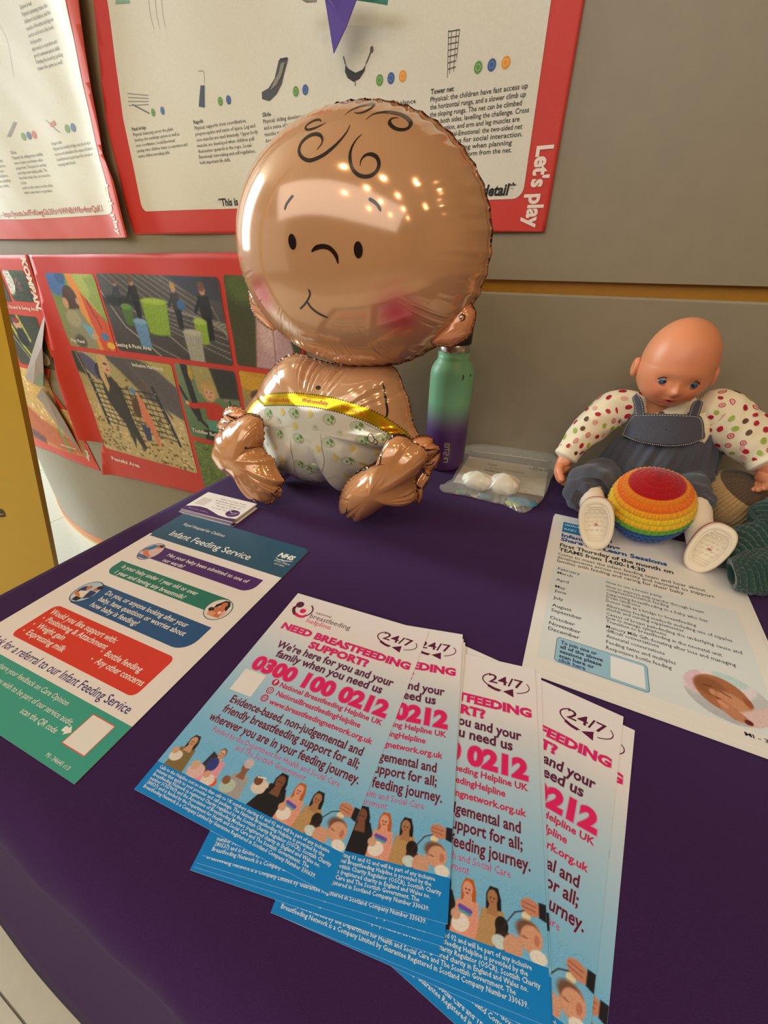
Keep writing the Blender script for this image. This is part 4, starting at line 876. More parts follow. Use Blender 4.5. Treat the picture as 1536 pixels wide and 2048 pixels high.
        C = np.tile(lin(col), (len(V), 1))
        if colf is not None:
            for i, (x, z) in enumerate(pl[:1+(rings-1)*N]): C[i] = lin(colf(x, z, col))
        C[1+(rings-1)*N:1+rings*N] = lin(edge)
        return mk(name, V, F, m, parent=parent, cols=C, label=label)

SKIN = (206, 154, 110)
bal = thing('foil_balloon', (-.30, .45, 0), 'shiny foil balloon of a seated baby with curls, nappy and yellow sash', 'balloon')
HY = .50
class Head(Pillow): pass
xc, zc, RX, RZ = -.2865, .3255, .1625, .1295
hd = Pillow((0, HY, 0), (0, -1, 0), [(768, 1024)]*4, (768, 1024), .086, .07, a=2.5, b=.56, seed=5, creases=(0, 0), fine=.00030)
hd.c = np.array([xc, zc]); aa = hd.ga
hd.gr = 1/np.sqrt((np.cos(aa)/RX)**2+(np.sin(aa)/RZ)**2); hd.sc = .010*np.abs(np.sin(aa*26))
# long creases seen in the photograph (angle, width, start radius, depth)
def creasepx(x, y, wd, dep):
    u, v = hd.onto(x, y); dx, dz = u-xc, v-zc; ph = math.atan2(dz, dx); return (ph, wd*.8, math.hypot(dx, dz)/float(hd.R(ph))-.08, dep*1.7)
hd.cr = [creasepx(*q) for q in [(815, 610, .012, .0018), (925, 560, .012, .0016), (722, 668, .012, .0015), (905, 345, .014, .0014), (915, 440, .016, .0012), (600, 680, .016, .0012), (563, 640, .014, .0012), (520, 600, .014, .0010), (500, 545, .012, .0009), (640, 700, .012, .0008), (760, 690, .010, .0008), (690, 690, .010, .0008), (860, 650, .012, .0009), (950, 420, .012, .0008), (890, 280, .014, .0007), (620, 230, .012, .0006), (745, 215, .012, .0006), (560, 620, .010, .0007), (580, 650, .010, .0007), (660, 680, .009, .0006), (790, 670, .009, .0006), (840, 640, .009, .0006), (960, 500, .012, .0008)]]
bl = [hd.onto(796, 628), hd.onto(524, 590)]
def blush(x, z, c):
    k = 0
    for (bx, bz), rr in zip(bl, (.0135, .011)): k = max(k, .85*math.exp(-((x-bx)**2+(z-bz)**2)/(2*rr*rr)))
    return tuple(np.array(c)*(1-k)+np.array((190, 50, 66))*k)
head = hd.mesh('head', M_foil, bal, rings=76, colf=blush, col=SKIN)
def onprint(pil, off=.0004): return lambda x, y, l: pil.at(x*.001, y*.001, off+l*.00006)
def pxs(pil, L, ox, oy, s_): return [tuple(1000*v for v in pil.onto(ox+x/s_, oy+y/s_)) for x, y in L]
BK = (40, 24, 18)
def curl(name, L, ox, oy, s_, wd, pil=hd, par=None, taper=True, col=BK, n=None, ends=(.12, .12)):
    pr = Print(); pr.stroke(pxs(pil, L, ox, oy, s_), wd, col, 1, taper=taper, n=n or len(L)*7, ends=ends); return pr.build(name, onprint(pil), M_foilprint, par or head)
for L, wd in (([(475, 280), (420, 310), (350, 340), (285, 355), (262, 335), (285, 300), (340, 265), (395, 252), (418, 262), (412, 278)], 1.9),
          ([(720, 300), (690, 370), (620, 460), (540, 540), (450, 610), (360, 655), (290, 668), (225, 635), (195, 570), (220, 490), (280, 430), (350, 400), (410, 410), (435, 450), (425, 500), (378, 562)], 3.0),
          ([(840, 400), (780, 460), (735, 540), (718, 620), (725, 700), (750, 765), (800, 815), (870, 835), (940, 820), (995, 770), (1015, 700), (990, 635), (930, 605), (870, 620), (830, 670), (822, 725)], 3.0),
          ([(880, 252), (950, 200), (1030, 178), (1130, 175), (1230, 195), (1310, 240), (1342, 290), (1310, 340), (1240, 355), (1170, 335), (1125, 290), (1135, 250), (1170, 235), (1215, 233)], 2.7),
          ([(662, 205), (740, 150), (840, 110), (920, 92), (962, 95), (940, 130), (870, 170), (800, 185), (762, 175)], 2.0)):
    curl('hair_curl', L, 560, 190, 5.12, wd)
f3 = (540, 370, 4.8)
curl('eyebrow', [(222, 98), (180, 150), (155, 190), (140, 240)], *f3, 2.2, ends=(.6, .3)); curl('eyebrow', [(950, 130), (1000, 160), (1040, 200), (1065, 250)], *f3, 2.8, ends=(.6, .3))
curl('nose', [(400, 640), (440, 605), (500, 590), (560, 600), (610, 640), (640, 690), (655, 755)], *f3, 4.2, ends=(.3, .25))
curl('mouth', [(370, 998), (385, 1040), (375, 1080), (355, 1115)], *f3, 1.8, ends=(.4, .6)); curl('mouth', [(290, 1190), (330, 1150), (355, 1115)], *f3, 1.9, ends=(.6, .6)); curl('mouth', [(352, 1112), (390, 1170), (440, 1215), (500, 1250), (562, 1275)], *f3, 2.5, ends=(.5, .1))
for cx, cy, rx, ry, ro in ((216, 545, 36, 77, 8), (849, 622, 42, 82, 3)):
    a = math.radians(ro); L = [(cx+rx*math.cos(t)*math.cos(a)+ry*math.sin(t)*math.sin(a), cy+ry*math.sin(t)*math.cos(a)-rx*math.cos(t)*math.sin(a)) for t in np.linspace(0, 6.283, 28, endpoint=False)]
    L = [(cx+(x-cx), cy+(y-cy)) for x, y in L]; pr = Print(); pr.poly(pxs(hd, L, *f3), (30, 20, 16), 1); pr.build('eye', onprint(hd, .0006), M_foilprint, head)

# ears
def z1(L, ox, oy, s_): return [(ox+x/s_, oy+y/s_) for x, y in L]
er = Pillow((0, HY+.002, 0), (.25, -1, .1), z1([(440, 170), (510, 240), (525, 300), (500, 390), (470, 450), (400, 500), (330, 530), (240, 525), (190, 500), (260, 400), (340, 260)], 820, 560, 4.097), (820+400/4.097, 560+380/4.097), .010, seed=9, creases=(8, .0008), N=160)
ear = er.mesh('ear', M_foil, bal, rings=20, col=(222, 150, 104)); curl('ear_swirl', [(405, 340), (440, 325), (448, 295), (425, 280), (402, 300), (412, 318), (428, 308)], 820, 560, 4.097, 1.4, er, ear)
el_ = Pillow((0, HY+.004, 0), (-.2, -1, .1), z1([(158, 1000), (152, 1060), (165, 1120), (190, 1165), (245, 1212), (280, 1220), (300, 1150), (240, 1040)], 440, 180, 2.56), (440+225/2.56, 180+1110/2.56), .010, seed=10, creases=(6, .0008), N=160)
earl = el_.mesh('ear', M_foil, bal, rings=20, col=(222, 150, 104)); curl('ear_swirl', [(190, 1105), (168, 1095), (160, 1075), (172, 1062), (188, 1075), (182, 1090)], 440, 180, 2.56, 1.4, el_, earl)

# torso
zt = (420, 680, 2.844)
tout = z1([(455, 100), (520, 96), (600, 125), (700, 150), (800, 150), (900, 140), (985, 146), (1040, 170), (1075, 225), (1095, 290), (1120, 340), (1136, 420), (1150, 490), (1185, 560), (1150, 610), (1060, 625), (1000, 700), (950, 750), (860, 790), (770, 865), (745, 800), (700, 785), (655, 812), (560, 806), (510, 790), (470, 770), (410, 805), (365, 745), (335, 650), (300, 560), (262, 480), (205, 445), (225, 380), (290, 290), (330, 210), (390, 140)], *zt)
to = Pillow((0, .475, 0), (0, -1, .12), tout, (420+690/2.844, 680+470/2.844), .060, .05, a=2.2, b=.6, seed=21, creases=(26, .0014), fine=.0003, N=420)
up_c = [(205, 432), (240, 372), (300, 325), (380, 310), (480, 308), (600, 318), (720, 340), (860, 380), (960, 425), (1060, 485), (1150, 560)]
lo_c = [(222, 455), (262, 418), (300, 385), (380, 378), (480, 380), (600, 390), (720, 415), (860, 460), (960, 505), (1060, 570), (1140, 600)]
def poly_on(pil, name, P, m, col, par, off, cut=4, taper=None, fn=None):
    pr = Print(); pr.poly(P, col, 0)
    if fn: fn(pr)
    A = np.array(P); return pr.build(name, onprint(pil, off), m, par, cuts(A[:, 0].min(), A[:, 0].max(), cut), cuts(A[:, 1].min(), A[:, 1].max(), cut), smooth=True)
U = crom(pxs(to, up_c, *zt), 60); Lw = crom(pxs(to, lo_c, *zt), 60)
NZ = lambda x: float(np.interp(x*1000, Lw[:, 0], Lw[:, 1]))*.001
tor = to.mesh('torso', M_foil, bal, rings=60, col=SKIN, colf=lambda x, z, c: (222, 218, 200) if z < NZ(x)-.001 else c)
# nappy
bot = pxs(to, [(1085, 600), (1000, 690), (950, 742), (860, 782), (772, 852), (748, 795), (700, 780), (655, 806), (560, 800), (510, 784), (470, 764), (412, 796), (370, 740), (340, 650), (305, 560), (268, 485)], *zt)
nap = poly_on(to, 'nappy', [tuple(p) for p in Lw]+bot, M_foilprint, (222, 218, 200), tor, .0010)
pr = Print(); q = random.Random(4)
for (x, y, c) in [(335, 425, 0), (480, 425, 0), (415, 415, 1), (570, 425, 1), (680, 460, 0), (395, 540, 0), (485, 495, 1), (505, 565, 0), (675, 590, 0), (840, 500, 0), (740, 535, 2), (870, 580, 0), (810, 620, 1), (715, 672, 1), (785, 695, 0), (870, 715, 1), (595, 730, 0), (512, 712, 0), (560, 740, 0), (615, 625, 1), (955, 650, 1), (390, 735, 0), (415, 690, 1), (370, 610, 1), (780, 780, 1), (395, 465, 2), (600, 505, 2), (325, 600, 2), (990, 570, 0)]:
    cx, cy = pxs(to, [(x, y)], *zt)[0]; r = 6.6
    if c == 0:
        pr.ell(cx, cy, r*1.35, r, (196, 206, 172), 1, q.uniform(-.4, .4)); pr.ring(cx, cy, r*1.35, r, .5, (150, 170, 128), 1.4, q.uniform(-.3, .3), n=20); pr.ell(cx+r*.7, cy+r*.4, 2.4, 3.4, (112, 146, 84), 2, .6, 12); pr.ell(cx-r*.1, cy-r*.1, 1.9, 2.2, (122, 150, 100), 2, 0, 12); pr.ell(cx+r*.6, cy-r*.5, 1.6, 1.6, (122, 150, 100), 2, 0, 12)
    elif c == 1: pr.ell(cx, cy+2, 2.6, 3.6, (226, 206, 120), 1, .3, 14); pr.ell(cx+3, cy-1, 2.2, 3.2, (230, 200, 96), 1.2, -.3, 14); pr.ell(cx-1, cy-4, 2.8, 2.2, (224, 212, 150), 1.1, 0, 14)
    else: pr.ell(cx, cy, 4.6, 4, (206, 208, 180), 1, 0, 14); pr.ell(cx+1, cy+1, 1.4, 1.4, (160, 166, 130), 2, 0, 10)
pr.build('nappy_print', onprint(to, .0013), M_foilprint, tor)
pr = Print()
pr.stroke(pxs(to, [(910, 542), (898, 560), (905, 580), (925, 592), (938, 575), (930, 552), (915, 540)], *zt), .9, BK, 1, taper=False, n=36); pr.stroke(pxs(to, [(940, 570), (955, 585), (948, 600), (932, 595)], *zt), .9, BK, 1, taper=False, n=24)
for L in ([(462, 560), (466, 640), (482, 720), (506, 786)], [(632, 540), (640, 620), (650, 720), (660, 806)], [(860, 470), (960, 520), (1010, 560)], [(560, 770), (600, 760), (640, 758)]): pr.stroke(pxs(to, L, *zt), .8, (150, 144, 124), .9, n=40)
pr.build('nappy_seams', onprint(to, .0014), M_foilprint, tor)
# sash
sash = poly_on(to, 'sash', [tuple(p) for p in U]+[tuple(p) for p in Lw[::-1]], M_foilyellow, (238, 196, 20), tor, .0012)
pr = Print()
for C_ in (U, Lw):
    D = np.concatenate([[0], np.cumsum(np.linalg.norm(np.diff(C_, axis=0), axis=1))])
    for d in np.arange(3 if C_ is U else 8, D[-1], 3.4): pr.ell(np.interp(d, D, C_[:, 0]), np.interp(d, D, C_[:, 1]), .85, .85, (60, 34, 10), 1, 0, 10)
pr.build('sash_dots', onprint(to, .0017), M_foilprint, tor)
pr = Print(); mid = (U+Lw)/2
for x0, y0, x1, y1, wd in ((335, 348, 458, 350, 34), (528, 350, 676, 370, 40), (748, 388, 900, 436, 42), (975, 480, 1090, 548, 36)):
    (a0, b0), (a1, b1) = pxs(to, [(x0, y0), (x1, y1)], *zt); pr.text('WelcomeBaby', a0, b0, 7.4, (214, 110, 20), 1, w=math.hypot(a1-a0, b1-b0), rot=math.atan2(b1-b0, a1-a0), ital=.2, bold=.01, res=3)
pr.build('sash_lettering', onprint(to, .0018), M_foilprint, tor)
pr = Print(); cx, cy = pxs(to, [(617, 278)], *zt)[0]; pr.ell(cx, cy, 3.9, 2.3, (34, 22, 18), 1); pr.build('navel', onprint(to, .0008), M_foilprint, tor)
curl('arm_line', [(984, 250), (993, 300), (1002, 360), (1010, 410), (1003, 448)], *zt, 2.2, to, tor, ends=(.05, .6))

# legs
z5 = (420, 800, 8.533); z4 = (660, 840, 6.4)
Lf = at_z(525, 1010, .0); Lh = at_y(480, 835, .425); e = Lh-Lf; nl = np.cross(e, (1, -.10, 0)); nl = nl if nl[1] < 0 else -nl
lg = Pillow(Lf+np.array([0, 0, .001]), nl, z1([(300, 560), (180, 640), (160, 780), (105, 990), (170, 1130), (260, 1260), (420, 1340), (540, 1440), (640, 1580), (730, 1740), (800, 1790), (880, 1760), (960, 1820), (1060, 1800), (1110, 1730), (1190, 1700), (1230, 1620), (1200, 1560), (1262, 1470), (1210, 1370), (1120, 1200), (1080, 1080), (970, 1000), (900, 880), (925, 760), (920, 560), (880, 420), (780, 360), (650, 350), (480, 430), (380, 470)], *z5), (420+680/8.533, 800+1060/8.533), .032, .009, a=2.0, b=.55, seed=31, creases=(16, .0008), N=360, scallop=.002)
LEG_L = leg = lg.mesh('leg', M_foil, bal, rings=48, col=(206, 144, 92))
for L in ([(1262, 1455), (1240, 1520), (1195, 1552), (1170, 1530)], [(1190, 1580), (1150, 1640), (1110, 1670)], [(1055, 1660), (1085, 1700), (1110, 1735)], [(650, 888), (760, 884), (880, 880)], [(900, 860), (880, 900)], [(700, 345), (820, 380), (900, 440), (925, 560)], [(860, 1730), (880, 1760)]): curl('toe_line', L, *z5, 1.3, lg, leg, ends=(.4, .3))
Rf = at_z(720, 1046, .0); Rh = at_y(810, 880, .405); e = Rh-Rf; nr_ = np.cross(e, (1, .05, 0)); nr_ = nr_ if nr_[1] < 0 else -nr_
rg = Pillow(Rf+np.array([0, 0, .001]), nr_, z1([(760, 320), (860, 298), (960, 320), (1050, 400), (1170, 460), (1225, 560), (1180, 680), (1095, 790), (1075, 880), (1085, 980), (1100, 1070), (1060, 1120), (1010, 1115), (960, 1080), (860, 1105), (760, 1130), (660, 1190), (560, 1260), (470, 1310), (400, 1345), (330, 1340), (315, 1300), (240, 1290), (215, 1240), (150, 1225), (132, 1120), (160, 1000), (230, 880), (370, 760), (500, 690), (620, 660), (650, 560), (690, 430)], *z4), (660+640/6.4, 840+880/6.4), .034, .010, a=2.0, b=.55, seed=33, creases=(16, .0008), N=360, scallop=.002)
LEG_R = rleg = rg.mesh('leg', M_foil, bal, rings=48, col=(206, 144, 92))
for L, wd in (([(640, 668), (650, 560), (690, 430), (770, 325), (860, 300), (960, 318), (1030, 350)], 2.2), ([(320, 790), (380, 745), (500, 690), (635, 655)], 1.8), ([(215, 1290), (218, 1230), (208, 1200)], 1.3), ([(318, 1335), (315, 1290)], 1.2), ([(630, 668), (700, 668)], 1.0), ([(960, 1072), (950, 1050)], 1.2)): curl('toe_line', L, *z4, wd, rg, rleg, ends=(.4, .3))

# hands: crumpled foil mittens
def mitt(outl, zz, c, O, n, T, seed, lines, name='hand'):
    p_ = Pillow(O, n, z1(outl, *zz), (zz[0]+c[0]/zz[2], zz[1]+c[1]/zz[2]), T, T*.7, a=1.7, b=.6, seed=seed, creases=(16, .0016), fine=.0005, N=200, scallop=.01, smooth=True)
    h_ = p_.mesh(name, M_foil, bal, rings=26, col=(218, 148, 98))
    for L, wd in lines: curl('finger_line', L, *zz, wd, p_, h_, ends=(.3, .3))
Oh = at_y(480, 830, .435)
mitt([(235, 240), (275, 160), (370, 128), (500, 145), (590, 215), (620, 330), (580, 415), (470, 445), (380, 420), (290, 340)], z5, (430, 290), Oh, (-.1, -1, .2), .011, 41, [([(240, 190), (265, 240), (340, 280), (420, 310), (500, 322), (540, 310)], 2.2)])
mitt([(135, 420), (180, 345), (250, 320), (330, 350), (420, 410), (400, 470), (300, 500), (200, 520), (145, 470)], z5, (270, 420), Oh+np.array([0, .012, 0]), (-.3, -1, .1), .006, 42, [([(190, 365), (260, 385), (330, 400), (420, 418)], 1.8)])
Oh = at_y(850, 890, .43)
mitt([(1045, 290), (1120, 238), (1240, 228), (1300, 262), (1310, 305), (1370, 345), (1352, 400), (1290, 470), (1230, 520), (1170, 480), (1090, 440), (1050, 380)], z4, (1200, 360), Oh, (.2, -1, .2), .011, 43, [([(1070, 350), (1110, 392), (1180, 395), (1240, 385), (1360, 375)], 2.4), ([(1225, 400), (1232, 470), (1262, 455), (1330, 440)], .9)])
mitt([(1400, 440), (1370, 540), (1330, 590), (1270, 660), (1215, 640), (1190, 560), (1240, 510), (1330, 470)], z4, (1290, 550), Oh+np.array([0, .010, 0]), (.4, -1, .1), .006, 44, [([(1225, 580), (1290, 570), (1350, 520)], 1.6)])
mitt([(1280, 690), (1240, 780), (1190, 850), (1180, 980), (1140, 1040), (1105, 1000), (1085, 880), (1110, 790), (1180, 680), (1240, 640)], z4, (1170, 820), Oh+np.array([0, .006, 0]), (.5, -1, .1), .007, 45, [([(1195, 640), (1215, 680), (1270, 715)], 2.8), ([(1095, 825), (1130, 865), (1175, 870)], 2.8)])

bpy.context.view_layer.update()
for lgo in [o for o in bal.children if o.type == 'MESH']:
    n_ = len(lgo.data.vertices); co = np.zeros(n_*3); lgo.data.vertices.foreach_get('co', co); mz = co.reshape(-1, 3)[:, 2].min()
    if mz < .0012: lgo.location.z = -mz+.0012
# ================================================================== steel bottle
bx, by = -.2035, .672
M_steel = mat('brushed_steel', (196, 190, 182), rough=.22, metal=1.)
bot_ = thing('water_bottle', (bx, by, 0), 'steel water bottle fading from mint green to purple, with a black lid', 'bottle')
nm_ = mat('mint_to_purple_coating', (120, 170, 130), rough=.42, spec=.45)
nt = nm_.node_tree; b_ = nt.nodes['Principled BSDF']; tc = nt.nodes.new('ShaderNodeTexCoord'); sx = nt.nodes.new('ShaderNodeSeparateXYZ'); cr = nt.nodes.new('ShaderNodeValToRGB'); mr = nt.nodes.new('ShaderNodeMapRange')
nt.links.new(tc.outputs['Object'], sx.inputs[0]); nt.links.new(sx.outputs[2], mr.inputs[0]); mr.inputs[2].default_value = .2; nt.links.new(mr.outputs[0], cr.inputs[0])
el = cr.color_ramp.elements; el[0].position = .30; el[0].color = rgba((84, 46, 108)); el[1].position = .60; el[1].color = rgba((128, 190, 146))
e_ = cr.color_ramp.elements.new(.43); e_.color = rgba((110, 98, 128)); e_ = cr.color_ramp.elements.new(.36); e_.color = rgba((88, 56, 116))
nt.links.new(cr.outputs[0], b_.inputs['Base Color'])
BR = .0355
pf = [(.0305, 0), (.0335, .001), (.0352, .004), (BR, .009)]+[(BR, z) for z in np.linspace(.02, .160, 10)]+[(.0350, .167), (.0330, .174), (.0295, .180), (.0262, .184), (.0252, .188), (.0250, .196)]
V, F = lathe(pf, 72, (bx, by, 0)); mk('bottle_body', V, F, nm_, parent=bot_)
V, F = lathe([(.0240, .1962), (.0241, .197), (.0241, .2085), (.0236, .209)], 60, (bx, by, 0)); mk('steel_collar', V, F, M_steel, parent=bot_)
V, F = lathe([(.0235, .2092), (.0252, .2095), (.0258, .211), (.0262, .231), (.0262, .250), (.0252, .2525), (.010, .2535)], 60, (bx, by, 0)); mk('bottle_cap', V, F, mat('black_plastic', (30, 24, 22), rough=.4), parent=bot_)
# chips in the coating and along its upper rim
pr = Print(); va = math.atan2(-by, -bx)
for (a, z, w_, h_) in ((.52, 165, 1.2, 3.4), (.50, 161, 1.6, 1.2), (.95, 166, 1.4, 2.0)): pr.ell(a*BR*1000, z, w_, h_, (60, 62, 50), 1, .2, 9)
def bmap(x, y, l):
    a = va+x*.001/BR; zz = y*.001; r = BR+.0002+l*.0001; return np.array([bx+r*math.cos(a), by+r*math.sin(a), zz])
pr.build('paint_chip', bmap, M_ink, bot_, kind='stuff')
V = []; rr_ = random.Random(3); q = 90
for k in range(q):
    a = 2*math.pi*k/q; V += [(bx+.0251*math.cos(a), by+.0251*math.sin(a), .195), (bx+.0247*math.cos(a), by+.0247*math.sin(a), .1968+rr_.random()*.0022)]
mk('chipped_rim', V, [(2*k, 2*((k+1) % q), 2*((k+1) % q)+1, 2*k+1) for k in range(q)], mat('mint_coating', (128, 190, 146), rough=.42), parent=bot_)
pr = Print()
SV = (176, 164, 150)
# logo letters running up the side: square outlined strokes
def seg(P, wd=1.7): pr.stroke([(x, y) for x, y in P], wd, SV, 1, taper=False)
lx = 3.0
for (y0, kind) in ((20, 'U'), (28.5, 'I'), (33, 'S'), (41.5, 'T'), (48, 'A')):
    x0, x1 = lx-3.6, lx+3.6
    if kind == 'U': seg([(x1, y0), (x0, y0)]); seg([(x1, y0), (x1, y0+6)]); seg([(x1, y0+6), (x0, y0+6)])
    if kind == 'I': seg([(x0, y0), (x1, y0)])
    if kind == 'S': seg([(x0, y0), (x0, y0+6)]); seg([(x0, y0+6), (lx, y0+6)]); seg([(lx, y0+6), (lx, y0)]); seg([(lx, y0), (x1, y0)]); seg([(x1, y0), (x1, y0+6)])
    if kind == 'T': seg([(x0, y0+2), (x1, y0+2)]); seg([(x1, y0-1), (x1, y0+5)])
    if kind == 'A': seg([(x0, y0), (x0, y0+6.4)]); seg([(x1, y0), (x1, y0+6.4)]); seg([(x0, y0), (x1, y0)]); seg([(x0, y0+6.4), (x1, y0+6.4)]); seg([(lx, y0+1.6), (lx, y0+4.8)])
pr.stroke([(lx+6, 24), (lx+6, 48)], .7, (140, 128, 120), 1, taper=False)
pr.build('logo', bmap, M_ink, bot_, cutx=cuts(-20, 20, 1))

# ================================================================== zip bag with breast pads
M_film = bpy.data.materials.new('clear_plastic_film'); M_film.use_nodes = True; nt = M_film.node_tree
o_ = nt.nodes['Material Output']; nt.nodes.remove(nt.nodes['Principled BSDF'])
g = nt.nodes.new('ShaderNodeBsdfGlossy'); g.inputs['Roughness'].default_value = .2; tr = nt.nodes.new('ShaderNodeBsdfTransparent'); tr.inputs[0].default_value = (.99, .99, .98, 1)
df = nt.nodes.new('ShaderNodeBsdfDiffuse'); df.inputs[0].default_value = (.75, .73, .66, 1)
lw = nt.nodes.new('ShaderNodeLayerWeight'); pw_ = nt.nodes.new('ShaderNodeMath'); pw_.operation = 'POWER'; pw_.inputs[1].default_value = 2.6; nt.links.new(lw.outputs['Facing'], pw_.inputs[0]); fr = nt.nodes.new('ShaderNodeMath'); fr.operation = 'MULTIPLY_ADD'; fr.inputs[1].default_value = .40; fr.inputs[2].default_value = .05; nt.links.new(pw_.outputs[0], fr.inputs[0]); m1 = nt.nodes.new('ShaderNodeMixShader'); m2 = nt.nodes.new('ShaderNodeMixShader'); m2.inputs[0].default_value = .20
nt.links.new(fr.outputs[0], m1.inputs[0]); nt.links.new(tr.outputs[0], m1.inputs[1]); nt.links.new(g.outputs[0], m1.inputs[2]); nt.links.new(m1.outputs[0], m2.inputs[1]); nt.links.new(df.outputs[0], m2.inputs[2]); nt.links.new(m2.outputs[0], o_.inputs[0])
zb = (840, 860, 5.297)
def zt_(x, y, z=0.): return at_z(zb[0]+x/zb[2], zb[1]+y/zb[2], z)
BL_, BR_, FR_, FL_ = zt_(512, 262, .012), zt_(1385, 385, .014), zt_(1240, 850, .001), zt_(225, 640, .001)
bag = thing('zip_bag', tuple((BL_+BR_+FR_+FL_)/4*np.array([1, 1, 0])), 'clear plastic zip bag holding a white card and padded shapes, lying right of the bottle', 'bag')
edge = z1([(512, 262), (1385, 385), (1372, 560), (1310, 722), (1235, 800), (1130, 872), (1060, 878), (1000, 855), (880, 795), (770, 772), (500, 705), (250, 660), (212, 598), (330, 545), (420, 410)], *zb)
E3 = [at_z(x, y, .0015) for x, y in edge]; E3[0][2] = .02; E3[1][2] = .022
Ec = crom(E3, 150, closed=True); cen = Ec.mean(0)
lumps = [(zt_(600, 640), .029, .024), (zt_(870, 690), .033, .026), (zt_(1110, 790), .011, .022), (zt_(420, 650), .006, .02)]
def filmz(p):
    z = 0
    for c, h_, r_ in lumps: z = max(z, h_*math.exp(-((p[0]-c[0])**2+(p[1]-c[1])**2)/(1.15*r_*r_)))
    return z
for nm, top in (('film_top', True), ('film_back', False)):
    V = []; rs = np.linspace(0, 1, 34); n_ = len(Ec)
    for r in rs:
        for i, e in enumerate(Ec):
            p = cen+(e-cen)*max(r, .002); zed = e[2]*r*r
            if top: z = max(zed, .008*min(1, max(0, (p[1]-.57)/.08)))*r*r+.0012+filmz(p)*(1-r**6)+.0011*(1-r**4)*(1+math.sin(p[0]*210+p[1]*90+2*math.sin(p[1]*60))*math.sin(p[1]*170-p[0]*80))+.004*(1-r*r)+(.0012*math.sin(i*.9)*r**3)
            else: z = zed*.9+.0006
            V.append((p[0], p[1], z+(.0008 if top else 0)))
    mk(nm, V, [f[::-1] for f in grid_faces(n_, len(rs), closeu=True)], M_film, parent=bag)
# zip track and seal marks
za, zb_ = BL_+np.array([.002, -.004, .010]), BR_+np.array([-.002, -.004, .010])
V, F = Tube([za, (za+zb_)/2+np.array([0, 0, .001]), zb_], [.0011]*3, m=14, n=8).mesh(); mk('zip_track', V, F, mat('frosted_plastic', (190, 184, 176), rough=.25, spec=.6), parent=bag)
for k in range(7):
    p = za+(zb_-za)*(.1+.135*k)+np.array([0, .004, .0022]); V, F = ellipsoid(p, (.0022, .0008, .0007), 12, 8); mk('seal_mark', V, F, MATS['frosted_plastic'], parent=bag)
# card inside
cd = [zt_(520, 278, .006), zt_(1362, 408, .006), zt_(1312, 700, .003), zt_(352, 552, .003)]
V = list(cd)+[v-np.array([0, 0, .0006]) for v in cd]
card = mk('card', V, [(0, 3, 2, 1), (4, 5, 6, 7), (0, 1, 5, 4), (1, 2, 6, 5), (2, 3, 7, 6), (3, 0, 4, 7)], mat('cream_card', (232, 220, 206), rough=.6), parent=bag, smooth=False)
def cardmap(x, y, l):
    a = cd[0]*(1-x)+cd[1]*x; b = cd[3]*(1-x)+cd[2]*x; return a*(1-y)+b*y+np.array([0, 0, .0003+l*.0001])
pr = Print(True)
for (x, y, s_, sz, w_, c) in ((.27, .20, 'Your guide', .07, .10, (60, 50, 46)), (.31, .33, 'to hand expressing', .05, .34, (150, 132, 118)), (.27, .43, 'Reusable pads', .055, .17, (120, 104, 92)), (.26, .56, 'size', .05, .05, (150, 132, 118)), (.31, .72, 'Hanaware', .11, .26, (70, 58, 52)), (.80, .10, 'dhada', .11, .19, (80, 66, 60))): pr.text(s_, x, y, sz*1.7, c, 1, w=w_*1.25, bold=.03, res=1)
pr.ell(.785, .11, .012, .03, (50, 40, 38), 1, 0, 10); pr.rect(.20, .16, .205, .66, (196, 180, 164), .5)
pr.build('card_lettering', cardmap, M_ink, card)
def pad(nm, c, r, col, f, lab=None):
    V, F = ellipsoid((c[0], c[1], c[2]), r, 30, 18, f=f); return mk(nm, V, F, mat('pad_'+nm+str(col[0]), col, rough=.75, bump=(700, .2)), parent=bag, label=lab)
wob = lambda d: .06*math.sin(d[0]*5+1)*math.cos(d[1]*4)+.05*math.sin(d[0]*9+d[2]*7)*math.sin(d[1]*8+2)
pad('breast_pad', lumps[0][0]+np.array([0, .002, .0165]), (.026, .018, .0145), (244, 238, 220), wob); pad('breast_pad', lumps[1][0]+np.array([0, .002, .0185]), (.025, .020, .0165), (242, 232, 214), wob)
pad('wrapper', zt_(1080, 790)+np.array([0, 0, .005]), (.022, .013, .0045), (84, 140, 164), wob, 'blue and green patterned wrapper'); pad('wrapper', zt_(985, 800)+np.array([0, 0, .0035]), (.012, .009, .003), (176, 190, 110), wob); pad('wrapper', zt_(440, 672)+np.array([0, 0, .003]), (.009, .006, .0028), (92, 150, 140), wob); pad('wrapper', zt_(690, 720)+np.array([0, 0, .003]), (.011, .007, .0028), (70, 128, 156), wob)

